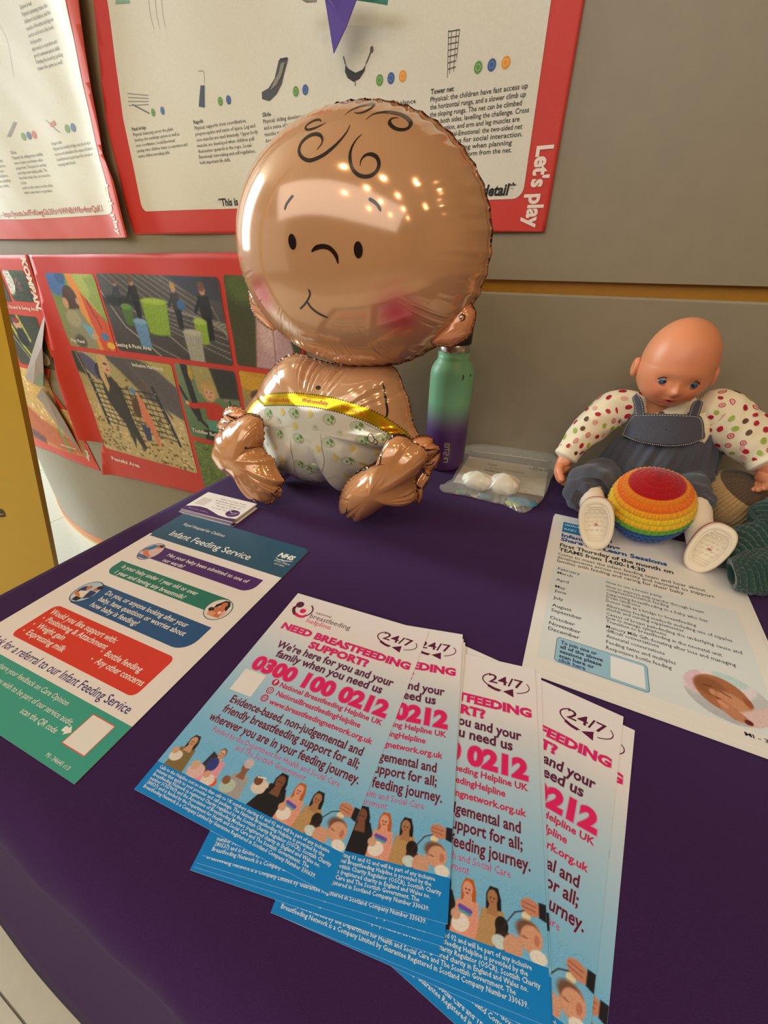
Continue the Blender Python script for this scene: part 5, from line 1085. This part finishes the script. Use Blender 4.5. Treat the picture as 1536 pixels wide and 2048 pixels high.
# ================================================================== knitted things
def knit_ball(name, c, r, rows, stitches, colf, label, cat, group, amp=.055, axis=None, style='crochet', squash=1.):
    nu, nv = stitches*8, rows*8; ph = np.linspace(0, 2*math.pi, nu, endpoint=False); th = np.linspace(.02, math.pi-.02, nv)
    TH, PH = np.meshgrid(th, ph, indexing='ij')
    v = TH/math.pi*rows; row = np.floor(v); fv = v-row
    if style == 'crochet':
        u = PH/(2*math.pi)*stitches+.5*(row % 2); fu = u % 1
        H = np.abs(np.sin(np.pi*fv))**.6*(.45+.55*np.abs(np.sin(np.pi*fu+.5*(fv-.5)))**.7)
        H = np.where(row < 4, .5+.35*(H-.5), H)
        H += .35*(row >= 4)*np.exp(-((fv-.12)/.12)**2)*np.abs(np.sin(2*np.pi*fu))
    else:
        u = PH/(2*math.pi)*stitches; fu = u % 1
        H = .8*np.abs(np.sin(np.pi*fu))**.6*(.75+.25*np.abs(np.sin(np.pi*(v*1.0+np.abs(fu-.5)*1.2))))
    pole = np.clip(np.sin(TH)*2.2, 0, 1); rs = np.random.RandomState(3)
    R_ = r*(1+amp*(H-.5)*pole+.012*np.sin(3*PH+1)*np.sin(TH)+.010*rs.randn(*TH.shape)*.35)
    X = R_*np.sin(TH)*np.cos(PH); Y = R_*np.sin(TH)*np.sin(PH); Z = R_*np.cos(TH)*squash
    P = np.stack([X, Y, Z], -1).reshape(-1, 3)
    if axis is not None:
        q = Vector((0, 0, 1)).rotation_difference(Vector(axis)); M_ = np.array(q.to_matrix()); P = P@M_.T
    P += np.array(c)
    C = np.array([[colf(t/math.pi*1.0, p, f, g) for t, p, f, g in zip(a, b, d, e)] for a, b, d, e in zip(TH, PH, row, fv)]).reshape(-1, 3)
    F = grid_faces(nu, nv, closeu=True); F.append(tuple(range(nu-1, -1, -1))); F.append(tuple((nv-1)*nu+i for i in range(nu)))
    F = [f[::-1] for f in F]
    o = mk(name, P, F, mat('wool_yarn', None, rough=.95, spec=.15, sheen=.4, noise=(900, .12)), loc=(c[0], c[1], c[2]-r*squash), cols=C)
    return tag(o, label, cat, group)
def rb(t, p, row, fv):
    n = 26; k = row
    bands = [(4, (172, 14, 24)), (5, (228, 130, 28)), (6, (230, 112, 24)), (7, (232, 160, 30)), (7.5, (228, 190, 30)), (9, (228, 184, 26)), (10, (92, 160, 44)), (13, (16, 74, 140)), (14, (112, 98, 160)), (40, (120, 104, 168))]
    for b, c in bands:
        if k < b: cc = c; break
    return lin(cc)*(0.9+.2*math.sin(p*37+row)**2)
BC = np.array([.1105, .570, .0495]); 
knit_ball('crocheted_breast', tuple(BC), .0482, 18, 40, rb, 'rainbow striped crocheted breast model with a red crown, resting between the doll legs', 'breast model', None, axis=(-.10, -.30, 1), squash=1., amp=.085)  # round crocheted breast model in rainbow bands
def rb2(t, p, row, fv):
    k = t < .31; c = (92, 72, 54) if k else (176, 142, 96); return lin(c)*(.85+.25*math.sin(p*29)**2)
kb = at_z(1460, 1001, .0425)
knit_ball('knitted_breast', tuple(kb), .0430, 24, 46, rb2, 'beige knitted breast model with a brown top, behind the green knitting at the right', 'breast model', None, axis=(.42, -.22, 1), style='rib', squash=.93, amp=.05)  # second breast model, knitted in beige and brown
# dark green knitted hat, folded and lying on its side
def knit_tube(name, P, R, parent, rows, st, closeend, seed=1, m=150, n=200, amp=.0011, hollow=False, garter=True):
    t = Tube(P, R, m=m, n=n); V = []
    for j in range(m):
        for i in range(n):
            tt = j/(m-1); ph = 2*math.pi*i/n; v = tt*rows; fu = (ph/(2*math.pi)*st+.5*(int(v) % 2)) % 1
            Hh = (abs(math.sin(math.pi*v))**.7)*(.5+.5*abs(math.sin(math.pi*fu))) if garter else abs(math.sin(math.pi*ph/(2*math.pi)*st))**.7*(.8+.2*abs(math.sin(math.pi*v)))
            q = t.pt(tt, ph, amp*(Hh-.5)+.0016*math.sin(ph*3+tt*7+seed)+.001*math.sin(ph*5-tt*11)); q[2] = max(q[2], .0012+.0004*Hh); V.append(q)
    F = grid_faces(n, m, closeu=True)
    if closeend: V.append(t.P[-1]+t.T[-1]*.004); F += [(len(V)-1, (m-1)*n+i, (m-1)*n+(i+1) % n) for i in range(n)]
    if hollow:
        b = len(V)
        for j in range(10):
            for i in range(n):
                q = t.pt(0, 2*math.pi*i/n, -.0045)+t.T[0]*(.004*j)*1.3-(t.T[0]*.0 ); q = t.P[0]+t.T[0]*.0045*j+(t.pt(0, 2*math.pi*i/n, -.0045)-t.P[0])*(1-.03*j); q[2] = max(q[2], .003); V.append(q)
        F += [(i, b+i, b+(i+1) % n, (i+1) % n) for i in range(n)]+[(b+q_[0], b+q_[3], b+q_[2], b+q_[1]) for q_ in grid_faces(n, 10, closeu=True)]
        F.append(tuple(b+9*n+i for i in range(n)))
    else: V.append(t.P[0]-t.T[0]*.006); F += [(len(V)-1, (i+1) % n, i) for i in range(n)]
    return mk(name, V, F, mat('green_wool', (44, 72, 64), rough=.95, spec=.1, sheen=.5, noise=(700, .22)), parent=parent)
hat = thing('knitted_hat', (.27, .53, 0), 'dark green chunky knitted hat lying folded at the right edge of the table', 'hat')
hz = lambda x, y, z: at_z(x, y, z)
knit_tube('folded_brim', [hz(1462, 1148, .016), hz(1485, 1148, .019), hz(1512, 1144, .022), hz(1560, 1140, .024), hz(1620, 1140, .024)], [(.019, .015), (.023, .018), (.026, .021), (.028, .023), (.028, .023)], hat, 15, 20, False, hollow=True, amp=.0038)
knit_tube('crown', [hz(1424, 1114, .012), hz(1450, 1106, .020), hz(1485, 1092, .026), hz(1530, 1080, .030), hz(1600, 1050, .042)], [(.010, .009), (.018, .016), (.024, .021), (.027, .024), (.028, .025)], hat, 14, 22, False, seed=4, amp=.0038)
knit_tube('ribbed_panel', [hz(1520, 1056, .040), hz(1530, 1040, .050), hz(1555, 1030, .060), hz(1590, 1026, .062), hz(1620, 1020, .070)], [(.010, .012), (.018, .018), (.023, .021), (.026, .023), (.026, .023)], hat, 20, 20, False, seed=7, garter=False, amp=.0038)
# ================================================================== baby doll
M_vinyl = mat('doll_vinyl', None, rough=.42, spec=.45, sss=.15)
M_shirt = mat('shirt_cotton', (238, 224, 192), rough=.9, sheen=.2, bump=(800, .25))
M_denim = mat('grey_denim', (72, 72, 82), rough=.9, sheen=.2, noise=(500, .12), bump=(1400, .4))
M_stitch = mat('pale_stitching', (206, 196, 172), rough=.8)
M_shoe = mat('white_rubber', (240, 226, 200), rough=.5)
M_pink = mat('pink_fabric', (206, 110, 140), rough=.8)
VS = (222, 142, 100)
doll = thing('baby_doll', (.11, .66, 0), 'bald vinyl baby doll in spotted shirt and grey denim dungarees, sitting against the wall', 'doll')
# head
HC = at_y(1355, 727, .655); 
dirc = CAMP-HC; dirc /= np.linalg.norm(dirc)
hf = np.array([dirc[0]+.22, dirc[1], -.04]); hf /= np.linalg.norm(hf)
hu = np.array([.05, -.05, 1.]); hu -= hf*(hu@hf); hu /= np.linalg.norm(hu); hr = np.cross(hu, hf); hr = -hr if hr[0] < 0 else hr
hr /= np.linalg.norm(hr)
def sph_dir(th, ph): return np.array([math.sin(th)*math.sin(ph), math.cos(th), math.sin(th)*math.cos(ph)])     # x right, y up, z forward
HRX, HRY, HRZ = .0418, .0535, .0475
def G(x, y, cx, cy, sx, sy): return math.exp(-((x-cx)/sx)**2-((y-cy)/sy)**2)
EX, EY = .345, -.27
def head_pt(x, y, z, off=0.):
    """unit direction -> point on the doll head"""
    wx = 1.0+.03*y if y > 0 else 1.0-.02*(-y)**2+.07*math.sin(-y*math.pi)
    q = np.array([HRX*x*wx, HRY*y, HRZ*z*(1+.05*max(y, 0))])
    f = 0
    if z > 0:
        f += .0075*G(x, y, 0, -.49, .13, .10)+.0026*G(x, y, 0, -.38, .07, .14)              # nose
        f += .0030*G(x, y, .42, -.58, .22, .20)+.0030*G(x, y, -.42, -.58, .22, .20)          # cheeks
        f -= .0034*G(x, y, EX, EY, .17, .12)+.0034*G(x, y, -EX, EY, .17, .12)              # sockets
        f += .0012*G(x, y, 0, -.05, .6, .12)
        f += .0042*G(x, y, 0, -.70, .20, .12)-.0040*G(x, y, 0, -.715, .075, .022)+.0016*G(x, y, 0, -.765, .09, .03)+.0012*G(x, y, 0, -.672, .10, .022)
        f += .0030*G(x, y, 0, -.90, .18, .08)                                                 # chin
        f -= .0012*G(x, y, 0, -.815, .14, .03)
        f *= min(1, z*3)
    nrm = np.array([x/HRX, y/HRY, z/HRZ]); nrm /= np.linalg.norm(nrm)
    q = q+np.array([0, 0, 1.])*f+nrm*off
    return HC+hr*q[0]+hu*q[1]+hf*q[2]
V = []; C = []; nu, nv = 220, 190
for j in range(nv):
    th = math.pi*j/(nv-1)
    for i in range(nu):
        d = sph_dir(th, 2*math.pi*i/nu); V.append(head_pt(*d)); x, y, z = d; c = np.array(VS, float)
        if z > 0:
            k = .30*(G(x, y, .45, -.55, .24, .2)+G(x, y, -.45, -.55, .24, .2)); c = c*(1-k)+np.array((222, 106, 78))*k
            k = min(1, 1.1*G(x, y, 0, -.71, .115, .055)); c = c*(1-k)+np.array((190, 60, 56))*k
            k = min(1, 1.1*G(x, y, 0, -.715, .05, .018)); c = c*(1-k)+np.array((70, 16, 18))*k
            k = .35*G(x, y, .0, -.56, .08, .03); c = c*(1-k)+np.array((190, 90, 60))*k
        C.append(lin(c))
F = [f[::-1] for f in grid_faces(nu, nv, closeu=True)]
dh = mk('head', V, F, M_vinyl, parent=doll, cols=np.array(C))
# ears
for sgn in (-1, 1):
    c0 = head_pt(sgn*.97, -.20, -.05); V, F = ellipsoid((0, 0, 0), (.0062, .0125, .0085), 28, 20)
    Q = []
    for v in V:
        x, y, z = v; z -= 0; dent = .0034*math.exp(-((y)/.006)**2-((z-.002)/.004)**2)*(1 if x*sgn > 0 else 0)
        x = x-sgn*dent; Q.append(c0+hr*(x+sgn*.002)+hu*y+hf*z)
    mk('ear', Q, F, M_vinyl, parent=dh, cols=np.tile(lin(VS), (len(Q), 1)))
# eyes
for sgn in (-1, 1):
    zz = math.sqrt(1-EX**2-EY**2); s0 = head_pt(sgn*EX, EY, zz); r = .0092; c0 = s0-hf*(r-.0014)
    g = hf+hr*(.02)+hu*(-.12); g /= np.linalg.norm(g)
    V, F = ellipsoid((0, 0, 0), (r, r, r), 48, 40); Q = []; C = []
    for v in V:
        p = hr*v[0]+hu*v[1]*.82+hf*v[2]; a = math.acos(max(-1, min(1, (np.array(v)/r)@np.array([g@hr, g@hu, g@hf]))))
        Q.append(c0+p); C.append(lin((14, 16, 20) if a < .22 else (62, 98, 122) if a < .54 else (34, 50, 62) if a < .66 else (196, 190, 182)))
    ey = mk('eye', Q, F, mat('doll_eye', None, rough=.06, coat=1.), parent=dh, cols=np.array(C))
    P = []
    for k in range(15):
        t = math.pi*(k/14); P.append(head_pt(sgn*EX+.150*math.cos(t), EY+.012+.085*math.sin(t), math.sqrt(max(0, 1-(EX+.15*abs(math.cos(t)))**2-EY**2)), .0006))
    V, F = Tube(P, [.0003]+[.0009]*13+[.0003], ref=tuple(hf), m=30, n=8).mesh(); mk('eyelid', V, F, mat('lash_brown', (60, 34, 26), rough=.5), parent=dh)
    P = []
    for k in range(13):
        t = math.pi*(k/12); P.append(head_pt(sgn*EX+.14*math.cos(t), EY-.005-.075*math.sin(t), math.sqrt(max(0, 1-(EX+.14*abs(math.cos(t)))**2-EY**2)), .0003))
    V, F = Tube(P, [.0002]+[.00045]*11+[.0002], ref=tuple(hf), m=26, n=7).mesh(); mk('eyelid', V, F, mat('lid_brown', (140, 74, 52), rough=.5), parent=dh)  # thin brown rim along the lower lid
# neck and shirt body
neck = HC-hu*.050-hf*.004
V, F = Tube([neck+np.array([0, .004, -.022]), neck+np.array([0, .003, -.006]), neck+np.array([0, 0, .012])], [.022, .019, .020], ref=(0, 1, 0), m=10).mesh(); mk('neck', V, F, M_vinyl, parent=doll, cols=np.tile(lin(VS), (len(V), 1)))
P0 = at_y(1338, 812, .672); P1 = at_y(1335, 880, .668); P2 = at_y(1318, 950, .655); 
def fold(a, b, k=.02): return lambda t, p: k*(math.sin(p*a+t*9)+.6*math.sin(p*b-t*13+1))
tsh = Tube([P0+np.array([.002, 0, .025]), P0-np.array([0, 0, .004]), (P0+P1)/2, P1, at_y(1326, 896, .684)], [(.021, .018), (.046, .028), (.050, .036), (.049, .035), (.038, .016)], ref=(0, 1, 0), m=30, n=60, disp=fold(7, 11, .012))
V, F = tsh.mesh(); shirt = mk('shirt', V, F, M_shirt, parent=doll)
# spotted print
def spots(tube, name, par, n_, seed, trange=(.05, .97), circ=None, phr=(0, 2*math.pi)):
    pr = Print(); q = random.Random(seed); L = tube.L[-1]*1000; Rm = tube.R.mean()*1000; placed = []
    for _ in range(3000):
        if len(placed) >= n_: break
        t = q.uniform(*trange); ph = q.uniform(*phr); x, y = t*L, ph*Rm
        if min([1e9]+[math.hypot(x-a, y-b) for a, b in placed]) < 10.8: continue
        placed.append((x, y)); k = len(placed) % 6; rot = q.uniform(-1, 1)
        c = [(186, 30, 50), (176, 26, 46), (226, 168, 150), (96, 60, 34), (160, 180, 74), None][k]
        if c: pr.ell(x, y, 3.6, 3.0, c, 1, rot, 16); pr.ell(x+1.3, y+1.0, 2.0, 1.8, c, 1.1, rot, 10)
        else: pr.ring(x, y, 3.5, 2.6, .8, (186, 30, 60), 1, rot, n=16); pr.stroke([(x-1.8, y), (x+1.8, y)], .7, (186, 30, 60), 1.1, taper=False); pr.ell(x, y, 3.0, 2.2, (232, 170, 160), .7, rot, 12)
    pr.build(name, lambda x, y, l: tube.pt(x/L, y/Rm, .0005+l*.0001), M_inkmatt, par, cutx=None)
M_inkc = mat('fabric_print', None, rough=.85, spec=.2)
spots(tsh, 'spot_print', shirt, 90, 3)
# sleeves, hands
def sleeve(pts, R, seed, nsp=120):
    t = Tube(pts, R, ref=(0, 0, 1), m=44, n=56, disp=lambda a, p: .035*math.sin(p*3+a*6+seed)*math.sin(a*9)+.025*math.sin(p*6+a*23+seed)+.02*math.sin(a*40+p*2)*(1 if a > .75 else .4))
    V, F = t.mesh(cap=(True, False)); o = mk('sleeve', V, F, M_shirt, parent=doll); spots(t, 'spot_print', o, nsp, seed+5)
    e = t.P[-1]; d = t.T[-1]; 
    c2 = Tube([e-d*.010, e, e+d*.004, e+d*.006], [t.R[-1]*1.05, t.R[-1]*1.12, t.R[-1]*1.1, t.R[-1]*.86], m=14, n=40, ref=(0, 0, 1)); V, F = c2.mesh(cap=(False, True)); mk('cuff', V, F, M_shirt, parent=o)
    return t
sL = sleeve([at_y(1290, 812, .668), at_y(1232, 818, .668), at_y(1196, 842, .658), at_y(1162, 874, .645), at_y(1134, 910, .630)], [(.018, .018), (.025, .026), (.024, .025), (.021, .022), (.0155, .016)], 1)
sR = sleeve([at_y(1405, 812, .668), at_y(1440, 824, .672), at_y(1470, 856, .665), at_y(1502, 886, .655), at_y(1530, 920, .642)], [(.020, .020), (.027, .029), (.029, .031), (.026, .028), (.018, .019)], 2)
def hand(wrist, fdir, side, palm_n, parent, s=1.):
    """palm, four curled fingers and a thumb as one skinned surface"""
    fdir = np.array(fdir, float); fdir /= np.linalg.norm(fdir); pn = np.array(palm_n, float); pn -= fdir*(pn@fdir); pn /= np.linalg.norm(pn); sd = np.cross(fdir, pn)*side
    bm_v = []; bm_e = []; rad = []
    def add(p, r, prev=None):
        bm_v.append(p); rad.append(r); i = len(bm_v)-1
        if prev is not None: bm_e.append((prev, i))
        return i
    w0 = add(wrist-fdir*.010*s, .0085*s); w1 = add(wrist+fdir*.002*s, .0085*s, w0); pm = add(wrist+fdir*.011*s, .0100*s, w1)
    for k, (o_, ln) in enumerate(((-.0072, .0125), (-.0026, .0145), (.0024, .0138), (.0070, .0110))):
        b = wrist+fdir*.018*s+sd*o_*s; a = add(b, .0040*s, pm)
        c = add(b+(fdir*.75+pn*.45)*ln*.5*s, .0036*s, a); add(b+(fdir*.95+pn*1.25)*ln*.62*s, .0029*s, c)
    tb_ = wrist+fdir*.006*s+sd*.0085*s; a = add(tb_, .0048*s, w1); c = add(tb_+(sd*.9+fdir*.6+pn*.3)*.008*s, .0040*s, a); add(tb_+(sd*1.0+fdir*1.2+pn*.9)*.0125*s, .0031*s, c)
    pw = wloc(parent); off = np.array([pw.x, pw.y, pw.z-TZ])
    me = bpy.data.meshes.new('hand'); me.from_pydata([tuple(v-off) for v in bm_v], bm_e, []); o = bpy.data.objects.new('hand', me); COL.objects.link(o); o.parent = parent
    sk = o.modifiers.new('skin', 'SKIN'); sk.use_smooth_shade = True
    for v, r in zip(me.skin_vertices[0].data, rad): v.radius = (r, r)
    me.skin_vertices[0].data[0].use_root = True
    su = o.modifiers.new('sub', 'SUBSURF'); su.levels = 2; su.render_levels = 2; me.materials.append(mat('doll_hand_vinyl', VS, rough=.42, spec=.45, sss=.15)); return o
wL = sL.P[-1]; hand(wL+np.array([-.001, -.001, -.007]), (-.05, -.25, -1), 1, (.9, -.3, 0), doll, 1.35)
wR = sR.P[-1]; hand(wR+np.array([.004, -.003, -.006]), (.2, -.35, -1), -1, (-.9, -.4, 0), doll, 1.2)
# dungarees
q1 = lambda x, y, Y: at_y(x, y, Y)
bodyT = Tube([q1(1334, 876, .674), q1(1332, 893, .668), q1(1318, 922, .664), q1(1306, 955, .668), q1(1300, 975, .675)], [(.056, .034), (.061, .043), (.068, .047), (.078, .049), (.070, .046)], ref=(0, 1, 0), m=50, n=140, disp=lambda t, p: (.045*math.sin(p*20+3*math.sin(p*3+t*2))*(1-.35*t)+.04*math.sin(p*5+t*8)+.02*math.sin(p*33+t*5))*min(1, t*6+.1))
V, F = bodyT.mesh(cap=(False, True)); V = [np.array([v[0], v[1], max(v[2], .004)]) for v in V]; trou = mk('trousers', V, F, M_denim, parent=doll)
zz_ = (1080, 620, 3.3684)
def tw(x, y, Y): return at_y(zz_[0]+x/zz_[2], zz_[1]+y/zz_[2], Y)
legL = Tube([tw(560, 1110, .660), tw(430, 1145, .640), tw(340, 1190, .600), tw(310, 1240, .580), tw(325, 1262, .570)], [(.030, .030), (.033, .032), (.033, .031), (.029, .027), (.021, .020)], ref=(0, 0, 1), m=44, n=90, disp=lambda t, p: .05*math.sin(p*9+t*4)*(t**1.5)+.04*math.sin(p*4+t*9)+.05*math.sin(t*26))
V, F = legL.mesh(); V = [np.array([v[0], v[1], max(v[2], .003)]) for v in V]; mk('trouser_leg', V, F, M_denim, parent=doll)
legR = Tube([tw(890, 1120, .665), tw(950, 1165, .645), tw(990, 1240, .612), tw(1020, 1300, .590), tw(1036, 1335, .576)], [(.028, .030), (.028, .030), (.027, .028), (.025, .024), (.018, .018)], ref=(0, 0, 1), m=44, n=90, disp=lambda t, p: .05*math.sin(p*9+t*4)*(t**1.5)+.04*math.sin(p*4+t*9+2)+.05*math.sin(t*28))
V, F = legR.mesh(); V = [np.array([v[0], v[1], max(v[2], .003)]) for v in V]; mk('trouser_leg', V, F, M_denim, parent=doll)
# bib: curved panel in front of the chest
def bib_surface(x, y):   # zoomed pixel -> point just proud of the chest
    d = ray(zz_[0]+x/zz_[2], zz_[1]+y/zz_[2]); best = None
    cx = P1[0]+(P0[0]-P1[0])*.3; 
    t0 = (.60)/d[1]; 
    lo, hi = .55/d[1], .70/d[1]
    for k in range(60):
        t = lo+(hi-lo)*k/59; p = CAMP+d*t
        zc_ = min(max((P0[2]-p[2])/(P0[2]-P2[2]), 0), 1); c = P0+(P2-P0)*zc_; ra, rb_ = .050+.010*zc_, .034+.018*zc_
        if ((p[0]-c[0])/(ra+.004))**2+((p[1]-c[1])/(rb_+.005))**2 <= 1:
            a_, b_ = t-(hi-lo)/59, t
            for _ in range(12):
                m_ = (a_+b_)/2; p = CAMP+d*m_; zc_ = min(max((P0[2]-p[2])/(P0[2]-P2[2]), 0), 1); c = P0+(P2-P0)*zc_; ra, rb_ = .050+.010*zc_, .034+.018*zc_
                if ((p[0]-c[0])/(ra+.004))**2+((p[1]-c[1])/(rb_+.005))**2 <= 1: b_ = m_
                else: a_ = m_
            return p
    return CAMP+d*hi
def patch(name, outl, m, par, th=.0018, n=24, rings=12):
    C_ = crom([bib_surface(*q) for q in outl], 80, closed=True) if len(outl) > 5 else np.array([bib_surface(*q) for q in outl])
    o2 = crom(outl, 80, closed=True) if len(outl) > 5 else np.array(outl); cen_ = o2.mean(0); V = []; N_ = len(o2)
    for r in np.linspace(.02, 1, rings):
        for q in o2: V.append(bib_surface(*(cen_+(q-cen_)*r))+dirb*(th if r < .999 else th*.5))
    for q in o2: V.append(bib_surface(*q)-dirb*.002)
    return mk(name, V, [f[::-1] for f in grid_faces(N_, rings+1, closeu=True)], m, parent=par), o2
dirb = np.array([-.12, -.98, .15]); dirb /= np.linalg.norm(dirb)
bibo = [(625, 700), (760, 698), (900, 702), (1060, 708), (1098, 745), (1108, 810), (1104, 868), (1000, 900), (880, 912), (760, 902), (640, 872), (552, 838), (575, 770)]
bib, _ = patch('bib', bibo, M_denim, doll)
def stitch(L, par, n, closed=False):
    C_ = crom([bib_surface(*q)+dirb*.0023 for q in L], n*2, closed); parts = []
    for k in range(0, n*2-1, 2):
        parts.append(Tube([C_[k], (C_[k]+C_[k+1])/2, C_[k]*.15+C_[k+1]*.85], [.0005]*3, ref=(0, 1, .1), m=3, n=5).mesh())
    V, F = join(*parts); mk('stitching', V, F, M_stitch, parent=par, kind='stuff')
stitch([(636, 712), (760, 709), (900, 712), (1050, 718), (1086, 750), (1094, 810), (1092, 858)], bib, 46); stitch([(630, 716), (590, 770), (562, 832)], bib, 16); stitch([(556, 836), (640, 876), (760, 903), (880, 914), (1000, 902), (1100, 866)], bib, 44)
for L in ([(640, 712), (632, 640), (622, 590), (650, 560), (680, 590), (700, 640), (706, 706)], [(1000, 706), (1016, 650), (1036, 618), (1070, 600), (1098, 620), (1088, 660), (1072, 712)]):
    Lc = crom([L[0], L[1], L[2], L[3]], 14); Rc = crom([L[6], L[5], L[4], L[3]], 14); V = []
    for th in (.0022, -.001):
        for a, b in zip(Lc, Rc):
            pa, pb = bib_surface(*a), bib_surface(*b)
            V += [pa+dirb*th, (pa+pb)/2+dirb*(th+.0006), pb+dirb*th]
    m_ = 14; F = []
    for k in range(m_-1):
        for c in range(2): F.append((k*3+c, (k+1)*3+c, (k+1)*3+c+1, k*3+c+1)); b_ = m_*3; F.append((b_+k*3+c, b_+k*3+c+1, b_+(k+1)*3+c+1, b_+(k+1)*3+c))
        F.append((k*3, b_+k*3, b_+(k+1)*3, (k+1)*3)); F.append((k*3+2, (k+1)*3+2, b_+(k+1)*3+2, b_+k*3+2))
    sp = mk('strap', V, F, M_denim, parent=doll)
    stitch([tuple(a*.85+b*.15) for a, b in zip(Lc[::3], Rc[::3])], sp, 12); stitch([tuple(a*.15+b*.85) for a, b in zip(Lc[::3], Rc[::3])], sp, 12)
# socks and shoes
def shoe(cpx, w_, l_, upv, nrm, ankle, mirror=1):
    """sole faces the camera; cpx = photo pixel of the sole's middle"""
    n_ = np.array(nrm, float); n_ /= np.linalg.norm(n_); u_ = np.array(upv, float); u_ -= n_*(u_@n_); u_ /= np.linalg.norm(u_); s_ = np.cross(u_, n_)
    c = np.array(cpx)+u_*l_; sh = bpy.data.objects.new('shoe', None); 
    outl = []
    for k in range(64):
        t = 2*math.pi*k/64; y = math.sin(t); x = math.cos(t); wv = w_*(1+.10*y); outl.append((wv*np.sign(x)*abs(x)**.8, l_*np.sign(y)*abs(y)**.86))
    N_ = 64; V = []
    for (k, h_) in ((.02, 0), (.70, 0), (.705, -.0004), (.72, -.0014), (.76, -.0014), (.78, .0), (.93, .0004), (1, -.0012), (1.03, -.005), (1.0, -.009), (.93, -.010), (.02, -.010)):
        for x, y in outl: V.append(c+s_*x*k+u_*y*k+n_*(h_+(.0 if k > .7 else -.0010)))
    sole = mk('shoe_sole', V, [f for f in grid_faces(N_, 12, closeu=True)], M_shoe, parent=doll)
    parts = []
    for j in range(5):
        for i in range(4):
            x = (i-1.5)*w_*.28+(w_*.07 if j % 2 else -w_*.07); y = (j-1.2)*l_*.17
            parts.append(ellipsoid(c+s_*x+u_*y-n_*.0006, (.0017, .0017, .0014), 10, 7))
    for y in (-.62, -.52, -.42, .60, .68):
        parts.append(Tube([c+s_*(-w_*.45)+u_*y*l_-n_*.0009, c+u_*y*l_-n_*.0009, c+s_*(w_*.45)+u_*y*l_-n_*.0009], [.0006]*3, m=4, n=6, ref=tuple(n_)).mesh())
    V, F = join(*parts); mk('tread', V, F, M_shoe, parent=sole, kind='stuff')
    V, F = ellipsoid(c-n_*.0002, (.0022, .0022, .0012), 14, 8); mk('sole_hole', V, F, mat('sole_plug', (190, 130, 100), rough=.6), parent=sole)
    # upper
    a = np.array(ankle, float); V = []
    for (k, h_) in ((.97, -.0095), (1.02, -.014), (.94, -.022), (.74, -.030)):
        for x, y in outl: V.append(c+s_*x*k+u_*(y*k-(.12*l_ if k < .8 else 0))+n_*h_)
    cc = c-u_*l_*.25-n_*.032
    for f in (.35, .55):
        for x, y in outl: V.append(c+s_*x*(.74-.25*f)+u_*(y*(.74-.25*f)-l_*(.12+.25*f))+n_*(-.030-.008*f))
    V = [np.array([v[0], v[1], max(v[2], .004)]) for v in V]
    mk('shoe_upper', V, grid_faces(N_, 6, closeu=True), M_pink, parent=doll)
    t = Tube([a, (a+cc)/2, cc, cc+n_*.012], [.018, .016, .015, .014], m=16, n=30, ref=(0, 0, 1), disp=lambda t_, p: .02*math.sin(t_*40)); V, F = t.mesh(); V = [np.array([v[0], v[1], max(v[2], .004)]) for v in V]; mk('sock', V, F, mat('white_sock', (234, 218, 196), rough=.9, bump=(900, .3)), parent=doll)
cL = at_z(1192, 1100, .0035); cR = at_z(1383, 1141, .0035)
shoe(cL, .0200, .0335, (-.28, .12, 1), (-.10, -.92, .26), legL.P[-1]+np.array([0, .012, .002]))
shoe(cR, .0190, .0315, (.26, .12, 1), (-.16, -.90, .30), legR.P[-1]+np.array([0, .012, .004]))
